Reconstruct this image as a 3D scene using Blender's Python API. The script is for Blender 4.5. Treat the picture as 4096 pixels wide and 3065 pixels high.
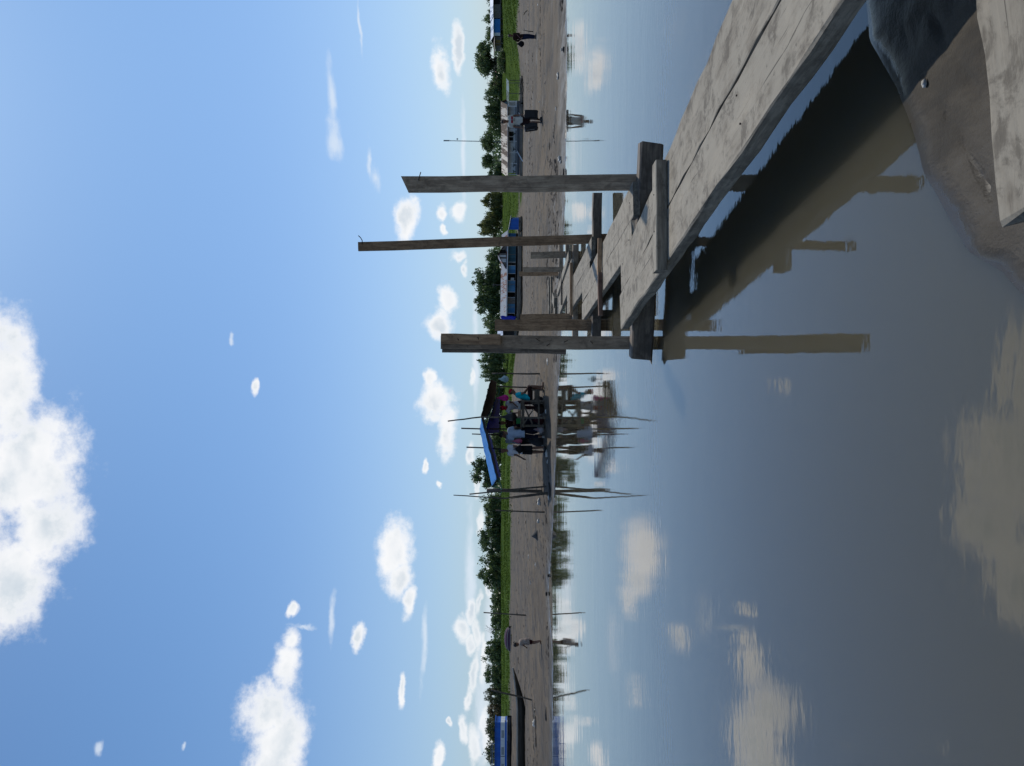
import bpy, bmesh, math, random
import numpy as np
from mathutils import Vector, Matrix, noise
R = math.radians
random.seed(7); np.random.seed(7)
for o in list(bpy.data.objects): bpy.data.objects.remove(o)
SC = bpy.context.scene
COL = SC.collection

# ---------------------------------------------------------------- camera, sky, sun, exposure
F = 3050.0                  # focal length in photograph pixels (4096 wide)
EYE = 1.2                   # eye height above the water
HOR = 2075.0                # photograph column of the horizon (the photograph lies on its side)
cam = bpy.data.cameras.new('camera'); camo = bpy.data.objects.new('camera', cam); COL.objects.link(camo)
cam.sensor_fit = 'HORIZONTAL'; cam.sensor_width = 36.0; cam.lens = 36.0*F/4096
cam.shift_x = -(HOR-2048.0)/4096
cam.clip_start = 0.05; cam.clip_end = 9000
camo.matrix_world = Matrix(((0,1,0,0),(0,0,-1,0),(-1,0,0,EYE),(0,0,0,1)))   # the phone is held on its side: image left is up
SC.camera = camo
SUN_EL, SUN_AZ = 55.0, 24.0      # azimuth from +Y towards +X
def sun_dir():
    e, a = R(SUN_EL), R(SUN_AZ)
    return Vector((math.sin(a)*math.cos(e), math.cos(a)*math.cos(e), math.sin(e)))
sl = bpy.data.lights.new('sun', 'SUN'); sl.energy = 2.5; sl.angle = R(0.9); sl.color = (1.0, 0.93, 0.81)
so = bpy.data.objects.new('sun', sl); COL.objects.link(so)
so.rotation_euler = sun_dir().to_track_quat('Z', 'Y').to_euler()
SC.view_settings.view_transform = 'Standard'; SC.view_settings.look = 'None'
SC.view_settings.exposure = 0.0; SC.view_settings.gamma = 1.0
SC.view_settings.use_curve_mapping = False
SC.cycles.max_bounces = 6; SC.cycles.diffuse_bounces = 3; SC.cycles.glossy_bounces = 3
SC.cycles.transmission_bounces = 4; SC.cycles.transparent_max_bounces = 6
SC.cycles.caustics_reflective = False; SC.cycles.caustics_refractive = False
SC.cycles.use_denoising = True

class NT:
    """small node-tree writer"""
    def __init__(s, tree): s.t = tree; s.n = tree.nodes; s.l = tree.links
    def new(s, kind, **kw):
        n = s.n.new(kind)
        for k, v in kw.items(): setattr(n, k, v)
        return n
    def put(s, sock, v):
        if v is None: return
        if isinstance(v, bpy.types.NodeSocket): s.l.new(v, sock)
        else: sock.default_value = v
    def math(s, op, a, b=None, c=None, clamp=False):
        n = s.new('ShaderNodeMath', operation=op, use_clamp=clamp)
        for i, v in enumerate((a, b, c)): s.put(n.inputs[i], v)
        return n.outputs[0]
    def vec(s, op, a, b=None, c=None):
        n = s.new('ShaderNodeVectorMath', operation=op)
        for i, v in enumerate((a, b, c)): s.put(n.inputs[i], v)
        return n.outputs['Value'] if op in ('LENGTH', 'DOT_PRODUCT', 'DISTANCE') else n.outputs[0]
    def noise(s, vec, scale, detail=4, rough=0.55, dist=0.0, dims='3D'):
        n = s.new('ShaderNodeTexNoise'); n.noise_dimensions = dims
        s.put(n.inputs['Vector'], vec); n.inputs['Scale'].default_value = scale
        n.inputs['Detail'].default_value = detail; n.inputs['Roughness'].default_value = rough
        n.inputs['Distortion'].default_value = dist
        return n.outputs[0]
    def mix(s, f, a, b):
        n = s.new('ShaderNodeMix'); n.data_type = 'RGBA'
        s.put(n.inputs[0], f); s.put(n.inputs[6], a); s.put(n.inputs[7], b)
        return n.outputs[2]
    def smooth(s, v, lo, hi):
        n = s.new('ShaderNodeMapRange'); n.interpolation_type = 'SMOOTHSTEP'
        s.put(n.inputs[0], v); n.inputs[1].default_value = lo; n.inputs[2].default_value = hi
        return n.outputs[0]
    def mapping(s, vec, scale, loc=(0,0,0)):
        n = s.new('ShaderNodeMapping'); s.put(n.inputs[0], vec)
        n.inputs['Scale'].default_value = scale; s.put(n.inputs['Location'], loc)
        return n.outputs[0]

def c4(c): return (c[0], c[1], c[2], 1.0)

world = bpy.data.worlds.new('World'); SC.world = world; world.use_nodes = True
def build_sky():
    w = NT(world.node_tree)
    for n in list(w.n): w.n.remove(n)
    out = w.new('ShaderNodeOutputWorld'); bg = w.new('ShaderNodeBackground')
    sky = w.new('ShaderNodeTexSky', sky_type='NISHITA', sun_disc=False)
    sky.sun_elevation = R(SUN_EL); sky.sun_rotation = R(SUN_AZ)
    sky.altitude = 100; sky.air_density = 1.0; sky.dust_density = 1.0; sky.ozone_density = 1.3
    tc = w.new('ShaderNodeTexCoord')
    d = w.vec('NORMALIZE', tc.outputs['Generated'])
    sp = w.new('ShaderNodeSeparateXYZ'); w.put(sp.inputs[0], d)
    az = w.math('ARCTAN2', sp.outputs[0], sp.outputs[1])
    # the cloud field goes on all round: the azimuth runs back and forth over the same 68 degrees
    azf = w.math('SUBTRACT', w.math('PINGPONG', w.math('ADD', az, 0.62), 1.2), 0.62)
    el = w.math('ARCSINE', sp.outputs[2])
    cb = w.new('ShaderNodeCombineXYZ'); w.put(cb.inputs[0], azf); w.put(cb.inputs[1], el)
    P = cb.outputs[0]
    # warp
    wn = w.new('ShaderNodeTexNoise'); w.put(wn.inputs['Vector'], d); wn.inputs['Scale'].default_value = 14
    wn.inputs['Detail'].default_value = 5; wn.inputs['Roughness'].default_value = 0.6
    wv = w.vec('SUBTRACT', wn.outputs['Color'], (0.5, 0.5, 0.5))
    Pw = w.vec('MULTIPLY_ADD', wv, (0.06, 0.03, 0.0), P)
    def ell(lst, P):
        cur = None
        for (x, y, rx, ry) in lst:
            u, v = (1532.5-y)/F, (HOR-x)/F
            a, e = math.atan(u), math.atan(v/math.sqrt(1+u*u))
            ra, re = ry/F/(1+u*u)**.5, rx/F/(1+v*v)
            q = w.vec('MULTIPLY_ADD', P, (1/ra, 1/re, 0), (-a/ra, -e/re, 0))
            l = w.vec('LENGTH', q)
            cur = l if cur is None else w.math('MINIMUM', cur, l)
        return cur
    cumulus = [(20,1540,150,290),(120,1870,230,270),(170,2090,180,180),(30,2330,200,210),(-190,1900,340,560),
        (1080,2830,115,120),(1130,2950,110,180),(1150,2680,60,110),(1160,2590,38,70),(1090,3090,120,140),
        (1580,2190,68,105),(1600,2290,55,110),(1640,2410,26,80),
        (1738,1610,70,85),(1785,1720,48,110),(1725,1520,28,50),
        (1762,1290,52,60),(1790,1200,38,50),
        (1765,270,36,85),(1840,210,20,85),
        (1635,900,42,95),(1765,840,22,35),(1782,905,15,25),(1835,815,30,48),
        (1828,1040,26,30),(1855,1085,14,35),
        (1023,1565,18,38),(1435,2560,28,42),(1165,2430,20,30),(1612,2755,16,62),(1740,3030,22,45),
        (1850,2540,32,55),(1890,2470,22,60),(1872,2600,20,40),(1892,2700,18,70),(1800,2890,12,18),(1895,2990,22,80),
        (1890,1810,17,45),(1925,2080,16,60),(1760,1945,14,18),(1950,2330,14,70),(1905,2560,22,80),(1930,2650,16,90),(1880,2800,16,60),(1945,2900,18,110),(1915,2420,14,60),(1860,2920,18,60),(1905,1930,12,50),(1880,1500,12,40),(1700,1880,12,30)]
    wisps = [(1335,580,42,110),(1325,400,26,150),(1505,740,24,90),(1480,650,12,110),(1440,80,7,150),(920,1372,12,35),(410,2950,22,50),(735,2960,10,25),
        (1215,2500,60,22),(1330,2480,14,120),(1960,2500,30,420),(1930,2800,40,300),(1850,600,14,200),(1900,1400,16,300),(1700,2600,14,160),(1880,2300,30,320)]
    l1 = ell(cumulus, Pw)
    bil = w.noise(w.vec('MULTIPLY', d, (1,1,1.35)), 24, 9, 0.63)
    fine = w.noise(d, 80, 6, 0.68)
    s1 = w.math('SUBTRACT', 1.0, l1)
    s1 = w.math('ADD', s1, w.math('MULTIPLY', w.math('SUBTRACT', bil, 0.44), 1.6))
    s1 = w.math('ADD', s1, w.math('MULTIPLY', w.math('SUBTRACT', fine, 0.5), 0.5))
    dens = w.smooth(s1, -0.16, 0.66)
    # scattered cumulus higher up, outside the view
    hi = w.smooth(w.noise(d, 3.2, 8, 0.6), 0.57, 0.72)
    hi = w.math('MULTIPLY', hi, w.smooth(el, 0.66, 0.85))
    dens = w.math('MAXIMUM', dens, hi)
    l2 = ell(wisps, w.vec('MULTIPLY_ADD', wv, (0.10, 0.016, 0.0), P))
    wis = w.noise(w.vec('MULTIPLY', d, (1,1,4)), 16, 6, 0.62)
    s2 = w.math('ADD', w.math('SUBTRACT', 1.0, l2), w.math('MULTIPLY', w.math('SUBTRACT', wis, 0.5), 1.6))
    dens2 = w.math('MULTIPLY', w.smooth(s2, -0.1, 0.95), 0.78)
    # cloud tint: white tops, greyer where the cloud is thick and lumpy
    lump = w.noise(w.vec('MULTIPLY', d, (1,1,1.5)), 17, 4, 0.5)
    sh = w.smooth(lump, 0.36, 0.64)
    body = w.smooth(s1, 0.25, 1.0)
    grey = w.math('MULTIPLY', body, w.math('ADD', 0.25, w.math('MULTIPLY', sh, 0.75)))
    ccol = w.mix(grey, c4((9.9,9.9,10.0)), c4((6.5,7.2,7.9)))
    # blue-white air near the horizon
    lowf = w.smooth(el, 0.32, -0.02)
    skyc = w.mix(w.math('MULTIPLY', lowf, 0.35), sky.outputs[0], c4((5.6,6.8,7.6)))
    hs = w.new('ShaderNodeHueSaturation'); hs.inputs['Saturation'].default_value = SKY_SAT; hs.inputs['Value'].default_value = SKY_VAL
    tint = w.mix(w.smooth(el, 0.0, 0.5), c4((0.84,0.97,1.16)), c4((0.70,1.0,1.24)))
    mu = w.new('ShaderNodeMix'); mu.data_type = 'RGBA'; mu.blend_type = 'MULTIPLY'; mu.inputs[0].default_value = 1.0; w.put(mu.inputs[6], skyc); w.put(mu.inputs[7], tint)
    w.put(hs.inputs['Color'], mu.outputs[2])
    lowfade = w.math('SUBTRACT', 1.0, w.math('MULTIPLY', w.smooth(el, 0.12, 0.0), 0.35))
    c = w.mix(w.math('MULTIPLY', dens2, 0.9), hs.outputs[0], c4((7.6,8.4,9.4)))
    c = w.mix(w.math('MULTIPLY', dens, lowfade), c, ccol)
    w.put(bg.inputs[0], c); bg.inputs[1].default_value = 0.1
    w.l.new(bg.outputs[0], out.inputs[0])
    world.cycles.sampling_method = 'MANUAL'; world.cycles.sample_map_resolution = 512
SKY_SAT, SKY_VAL = 1.0, 0.93
build_sky()

# ---------------------------------------------------------------- helpers
def at(x, y, d):
    """point at distance d in front of the camera that the photograph shows at column x, row y"""
    return Vector(((1532.5-y)/F*d, d, EYE-(x-HOR)/F*d))
W = {}
def link(name, mesh, parent=None, M=None):
    o = bpy.data.objects.new(name, mesh); COL.objects.link(o)
    M = M if M is not None else Matrix.Identity(4)
    if parent is not None:
        o.parent = parent; o.matrix_basis = W[parent.name].inverted() @ M
    else: o.matrix_basis = M
    W[o.name] = M.copy()
    return o
def tag(o, label=None, cat=None, group=None, kind=None):
    if label: o['label'] = label
    if cat: o['category'] = cat
    if group: o['group'] = group
    if kind: o['kind'] = kind
    return o
def thing(name, loc, rz=0.0, label=None, cat=None, group=None):
    M = Matrix.Translation(Vector(loc)) @ Matrix.Rotation(rz, 4, 'Z')
    return tag(link(name, None, None, M), label, cat, group)

class MB:
    """collects shapes into one mesh"""
    def __init__(s): s.v = []; s.f = []; s.m = []; s.mi = 0
    def add(s, vs, fs):
        b = len(s.v); s.v += [tuple(v) for v in vs]; s.f += [tuple(b+i for i in f) for f in fs]; s.m += [s.mi]*len(fs)
    def box(s, c, size, rot=None):
        x, y, z = [k/2 for k in size]
        vs = [Vector((a*x, b*y, e*z)) for a in (-1,1) for b in (-1,1) for e in (-1,1)]
        if rot is not None: vs = [rot @ v for v in vs]
        c = Vector(c)
        s.add([v+c for v in vs], [(0,1,3,2),(4,6,7,5),(0,4,5,1),(2,3,7,6),(0,2,6,4),(1,5,7,3)])
    def bar(s, p, q, w, t, up=(0,0,1)):
        p, q = Vector(p), Vector(q); X = (q-p); L = X.length; X.normalize()
        Z = Vector(up); Z = Z - X*Z.dot(X)
        if Z.length < 1e-4: Z = Vector((0,1,0)) - X*X.y
        Z.normalize(); Y = Z.cross(X)
        s.box((p+q)/2, (L, w, t), Matrix((X, Y, Z)).transposed())
    def tube(s, pts, rad, n=8, cap=True, ref=None, ry=None):
        """rad: radius per point; ref: x axis for an elliptical section, ry: second radius per point"""
        pts = [Vector(p) for p in pts]; k = len(pts)
        rad = list(rad) if hasattr(rad, '__len__') else [rad]*k
        ry = list(ry) if ry is not None else rad
        b = len(s.v); px = None
        for i, p in enumerate(pts):
            t = (pts[min(i+1,k-1)] - pts[max(i-1,0)])
            if t.length < 1e-9: t = Vector((0,0,1))
            t.normalize()
            a = Vector(ref) if ref is not None else (px if px is not None else (Vector((1,0,0)) if abs(t.x) < .8 else Vector((0,1,0))))
            a = a - t*a.dot(t)
            if a.length < 1e-6: a = Vector((0,1,0)) - t*t.y
            a.normalize(); px = a; c = t.cross(a)
            for j in range(n):
                an = 2*math.pi*j/n
                s.v.append(tuple(p + a*math.cos(an)*rad[i] + c*math.sin(an)*ry[i]))
        for i in range(k-1):
            for j in range(n):
                s.f.append((b+i*n+j, b+i*n+(j+1)%n, b+(i+1)*n+(j+1)%n, b+(i+1)*n+j)); s.m.append(s.mi)
        if cap:
            s.f.append(tuple(b+j for j in reversed(range(n)))); s.m.append(s.mi)
            s.f.append(tuple(b+(k-1)*n+j for j in range(n))); s.m.append(s.mi)
    def caps(s, p, q, r0, r1, n=10):
        """rounded tapered limb"""
        p, q = Vector(p), Vector(q); d = (q-p); L = max(d.length, 1e-5); d = d/L
        P = []; Rr = []
        for a in (-85,-55,-25,0): P.append(p + d*math.sin(R(a))*r0); Rr.append(max(1e-3, math.cos(R(a))*r0))
        for a in (0,25,55,85): P.append(q + d*math.sin(R(a))*r1); Rr.append(max(1e-3, math.cos(R(a))*r1))
        s.tube(P, Rr, n)
    def ball(s, c, r, n=12, m=8, rot=None):
        c = Vector(c); r = Vector(r) if hasattr(r, '__len__') else Vector((r,r,r))
        b = len(s.v)
        for i in range(m+1):
            th = math.pi*(0.02+0.96*i/m)
            for j in range(n):
                ph = 2*math.pi*j/n
                v = Vector((r.x*math.sin(th)*math.cos(ph), r.y*math.sin(th)*math.sin(ph), r.z*math.cos(th)))
                if rot is not None: v = rot @ v
                s.v.append(tuple(c+v))
        for i in range(m):
            for j in range(n):
                s.f.append((b+i*n+j, b+(i+1)*n+j, b+(i+1)*n+(j+1)%n, b+i*n+(j+1)%n)); s.m.append(s.mi)
        s.f.append(tuple(b+j for j in range(n))); s.m.append(s.mi)
        s.f.append(tuple(b+m*n+j for j in reversed(range(n)))); s.m.append(s.mi)
    def sheet(s, grid, thick=0.0):
        """grid[i][j] of points; two-sided skin with thickness"""
        ni, nj = len(grid), len(grid[0]); b = len(s.v)
        for row in grid:
            for p in row: s.v.append(tuple(p))
        def q(i, j, o=0): return b+o+i*nj+j
        for i in range(ni-1):
            for j in range(nj-1): s.f.append((q(i,j), q(i+1,j), q(i+1,j+1), q(i,j+1))); s.m.append(s.mi)
        if thick:
            o = ni*nj
            for row in grid:
                for p in row: s.v.append((p[0], p[1], p[2]-thick))
            for i in range(ni-1):
                for j in range(nj-1): s.f.append((q(i,j,o), q(i,j+1,o), q(i+1,j+1,o), q(i+1,j,o))); s.m.append(s.mi)
            for i in range(ni-1):
                for j in (0, nj-1): s.f.append((q(i,j), q(i,j,o), q(i+1,j,o), q(i+1,j))); s.m.append(s.mi)
            for j in range(nj-1):
                for i in (0, ni-1): s.f.append((q(i,j), q(i,j+1), q(i,j+1,o), q(i,j,o))); s.m.append(s.mi)
    def mesh(s, mats, smooth=False, name='mesh'):
        me = bpy.data.meshes.new(name); me.from_pydata(s.v, [], s.f)
        for m in (mats if isinstance(mats, (list, tuple)) else [mats]): me.materials.append(m)
        if s.m and max(s.m) > 0: me.polygons.foreach_set('material_index', s.m)
        if smooth: me.polygons.foreach_set('use_smooth', [True]*len(me.polygons))
        bm = bmesh.new(); bm.from_mesh(me); bmesh.ops.recalc_face_normals(bm, faces=bm.faces); bm.to_mesh(me); bm.free()
        me.update(); return me
    def build(s, name, mats, parent=None, M=None, smooth=False):
        """shapes are given in the frame M (or the parent's frame)"""
        if M is None: M = W[parent.name] if parent is not None else Matrix.Identity(4)
        return link(name, s.mesh(mats, smooth), parent, M)
BAKE = []   # objects whose modifiers are turned into mesh at the end

# ---------------------------------------------------------------- materials
MATS = {}
def mat(name, c1, c2=None, scale=6.0, rough=0.8, bump=0.0, bscale=None, stretch=(1,1,1), spec=0.3, metal=0.0, vary=0.12, trans=0.0, detail=5):
    if name in MATS: return MATS[name]
    m = bpy.data.materials.new(name); m.use_nodes = True; t = NT(m.node_tree)
    b = t.n['Principled BSDF']; b.inputs['Roughness'].default_value = rough
    b.inputs['Specular IOR Level'].default_value = spec; b.inputs['Metallic'].default_value = metal
    tc = t.new('ShaderNodeTexCoord'); oi = t.new('ShaderNodeObjectInfo')
    off = t.vec('SCALE', (13.1, 7.7, 3.3)); off.node.inputs['Scale'].default_value = 1.0
    t.l.new(oi.outputs['Random'], off.node.inputs['Scale'])
    v = t.mapping(tc.outputs['Object'], stretch, off)
    n = t.noise(v, scale, detail, 0.6)
    col = t.mix(t.smooth(n, 0.3, 0.7), c4(c1), c4(c2 or [k*0.7 for k in c1]))
    if vary:
        hs = t.new('ShaderNodeHueSaturation'); t.put(hs.inputs['Color'], col)
        t.put(hs.inputs['Value'], t.math('MULTIPLY_ADD', oi.outputs['Random'], 2*vary, 1-vary)); col = hs.outputs[0]
    t.put(b.inputs['Base Color'], col)
    if bump:
        bp = t.new('ShaderNodeBump'); bp.inputs['Strength'].default_value = bump; bp.inputs['Distance'].default_value = 0.02
        t.put(bp.inputs['Height'], t.noise(v, bscale or scale*3, 5, 0.65)); t.put(b.inputs['Normal'], bp.outputs[0])
    if trans:
        tr = t.new('ShaderNodeBsdfTranslucent'); t.put(tr.inputs[0], col)
        mx = t.new('ShaderNodeMixShader'); mx.inputs[0].default_value = trans
        t.l.new(b.outputs[0], mx.inputs[1]); t.l.new(tr.outputs[0], mx.inputs[2])
        t.l.new(mx.outputs[0], t.n['Material Output'].inputs[0])
    MATS[name] = m; return m

def wood(name, base, dark, mud, mudamt=0.45, rough=0.85):
    """weathered timber, grain along local x, dried mud trodden on top"""
    m = bpy.data.materials.new(name); m.use_nodes = True; t = NT(m.node_tree); b = t.n['Principled BSDF']
    b.inputs['Roughness'].default_value = rough; b.inputs['Specular IOR Level'].default_value = 0.25
    tc = t.new('ShaderNodeTexCoord'); oi = t.new('ShaderNodeObjectInfo')
    off = t.vec('SCALE', (13.1, 7.7, 3.3)); t.l.new(oi.outputs['Random'], off.node.inputs['Scale'])
    v = t.mapping(tc.outputs['Object'], (1,1,1), off)
    g = t.noise(t.vec('MULTIPLY', v, (1.6, 26, 26)), 1.6, 7, 0.65, 0.6)
    big = t.noise(v, 2.3, 4, 0.6)
    spots = t.noise(v, 21, 4, 0.7)
    col = t.mix(t.smooth(g, 0.35, 0.68), c4(base), c4(dark))
    col = t.mix(t.math('MULTIPLY', t.smooth(big, 0.42, 0.66), 0.4), col, c4([k*0.55 for k in dark]))
    geo = t.new('ShaderNodeNewGeometry'); sx = t.new('ShaderNodeSeparateXYZ'); t.put(sx.inputs[0], geo.outputs['Normal'])
    mn = t.noise(t.vec('MULTIPLY', v, (1,1.6,1.6)), 5.5, 8, 0.68)
    mk = t.math('MULTIPLY', t.smooth(mn, 0.55-mudamt*0.5, 0.72-mudamt*0.3), t.smooth(sx.outputs[2], 0.3, 0.9))
    col = t.mix(t.math('MULTIPLY', mk, 0.8), col, c4(mud))
    col = t.mix(t.math('MULTIPLY', t.smooth(spots, 0.62, 0.74), 0.55), col, c4([k*0.45 for k in dark]))
    spl = t.noise(t.vec('MULTIPLY', v, (.35, 30, 30)), 2.0, 3, 0.5)
    col = t.mix(t.math('MULTIPLY', t.smooth(spl, 0.665, 0.69), 0.75), col, c4([k*0.3 for k in dark]))
    bl = t.noise(v, 8.5, 6, 0.7, 0.4)
    col = t.mix(t.math('MULTIPLY', t.smooth(bl, 0.50, 0.64), 0.68), col, c4([k*0.6 for k in dark]))
    pale = t.noise(t.vec('MULTIPLY', v, (.7,2.2,2.2)), 3.2, 6, 0.7)
    col = t.mix(t.math('MULTIPLY', t.smooth(pale, 0.52, 0.66), 0.5), col, c4([k*1.25 for k in base]))
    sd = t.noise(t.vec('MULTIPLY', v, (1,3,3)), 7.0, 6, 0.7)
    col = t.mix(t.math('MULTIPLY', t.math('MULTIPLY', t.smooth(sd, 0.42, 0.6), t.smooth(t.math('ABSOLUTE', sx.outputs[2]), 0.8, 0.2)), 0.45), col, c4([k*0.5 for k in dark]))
    hs = t.new('ShaderNodeHueSaturation'); t.put(hs.inputs['Color'], col)
    t.put(hs.inputs['Value'], t.math('MULTIPLY_ADD', oi.outputs['Random'], 0.3, 0.88))
    t.put(b.inputs['Base Color'], hs.outputs[0])
    bp = t.new('ShaderNodeBump'); bp.inputs['Strength'].default_value = 0.5; bp.inputs['Distance'].default_value = 0.006
    h = t.math('ADD', g, t.math('MULTIPLY', mn, 0.9)); t.put(bp.inputs['Height'], h); t.put(b.inputs['Normal'], bp.outputs[0])
    MATS[name] = m; return m
M_PLANK = wood('trodden_plank', (0.255,0.224,0.176), (0.14,0.119,0.092), (0.295,0.266,0.215), 0.5)
M_POST = wood('grey_post', (0.43,0.335,0.24), (0.26,0.195,0.138), (0.2,0.18,0.15), 0.1)
M_BROWN = wood('brown_post', (0.45,0.295,0.175), (0.27,0.17,0.10), (0.2,0.18,0.15), 0.1)
M_BEAM = wood('wet_beam', (0.25,0.198,0.15), (0.12,0.094,0.072), (0.12,0.105,0.085), 0.1, 0.6)
M_RED = wood('red_cleat', (0.25,0.15,0.105), (0.15,0.09,0.065), (0.27,0.24,0.2), 0.15)
M_STAKE = wood('stake', (0.17,0.14,0.105), (0.09,0.075,0.058), (0.2,0.17,0.14), 0.0)
M_NAIL = mat('rusty_nail', (0.06,0.04,0.03), (0.03,0.025,0.02), 40, 0.7, metal=0.4)

# ---------------------------------------------------------------- ground
SHX = np.array([-400,-60,-30,-13.5,-9.6,-8.6,-7.4,-6.1,-4,-1.2,1.9,5,9.4,30,60,400.])
SHY = np.array([30,29,28,27,26.8,31.2,29.5,28,26,24,21,19.7,18.8,18,17,16.])
NRX = np.array([-400,-30,-6,-2,-.5,.205,.283,.352,.495,.64,.752,.946,1.17,1.31,2,5,30,400.])
NRY = np.array([-40,-9,-1.5,.4,1.25,1.81,1.904,2.04,2.16,2.27,2.32,2.43,2.605,2.63,2.72,3.1,5,20.])
BEAR = np.array([-.5,-.2,-.05,.1,.3,.4,.5])
KN = [[(27,0),(33,.24),(68,.70),(92,2.05),(105,2.3),(145,4.5),(400,5.2),(5000,6)],
      [(27,0),(33,.28),(70,.72),(100,1.9),(112,2.3),(155,4.8),(400,5.4),(5000,6)],
      [(24,0),(29.5,.36),(60,.55),(110,1.5),(128,2.3),(165,5.0),(400,5.6),(5000,6)],
      [(21,0),(30,.25),(60,.33),(146,.42),(158,.6),(170,1.8),(200,5.5),(400,6),(5000,6)],
      [(19.6,0),(33,.2),(60,.22),(140,.3),(152,.55),(166,1.9),(198,5.4),(400,6),(5000,6)],
      [(19.2,0),(33,.18),(60,.2),(143,.32),(152,.6),(166,1.9),(198,5.4),(400,6),(5000,6)],
      [(18.8,0),(33,.15),(46,.15),(90,.6),(112,1.15),(150,3.6),(185,5.2),(400,6),(5000,6)]]
GR0 = np.array([112,114,129,167,160,158,113.])    # distance where the grass begins, per bearing
def zfar(X, Y):
    b = np.clip(X/np.maximum(Y, 1.0), -.5, .5)
    zs = [np.interp(Y, [k[0] for k in kk], [k[1] for k in kk]) for kk in KN]
    z = np.zeros_like(Y); tot = np.zeros_like(Y)
    for i in range(7):
        lo = BEAR[i-1] if i else -9; hi = BEAR[i+1] if i < 6 else 9
        w = np.where(b <= BEAR[i], (b-lo)/(BEAR[i]-lo), (hi-b)/(hi-BEAR[i]))
        if i == 0: w = np.where(b <= BEAR[0], 1, w)
        if i == 6: w = np.where(b >= BEAR[6], 1, w)
        w = np.clip(w, 0, 1); z += w*zs[i]; tot += w
    z = z/tot
    s = Y - np.interp(X, SHX, SHY)
    near = np.where(s > 0, 0.028*s, 0.09*s)
    k = np.clip(s/9, 0, 1); k = k*k*(3-2*k)
    return np.maximum(np.where(s > 0, near*(1-k)+np.maximum(z, .06)*k, near), -0.9)
def znear(X, Y):
    s = np.interp(X, NRX, NRY) - Y
    return np.maximum(np.where(s > 0, 0.09*np.minimum(s, 3)+0.03*np.maximum(s-3, 0)*np.exp(-np.maximum(s-3,0)/40)*1.0, 0.16*s), -0.9)
def gz_arr(X, Y): return np.maximum(zfar(X, Y), znear(X, Y))
def gz(x, y): return float(gz_arr(np.array([float(x)]), np.array([float(y)]))[0])
def grass_mask(X, Y):
    b = np.clip(X/np.maximum(Y, 1.0), -.5, .5)
    return Y - np.interp(b, BEAR, GR0)

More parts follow.
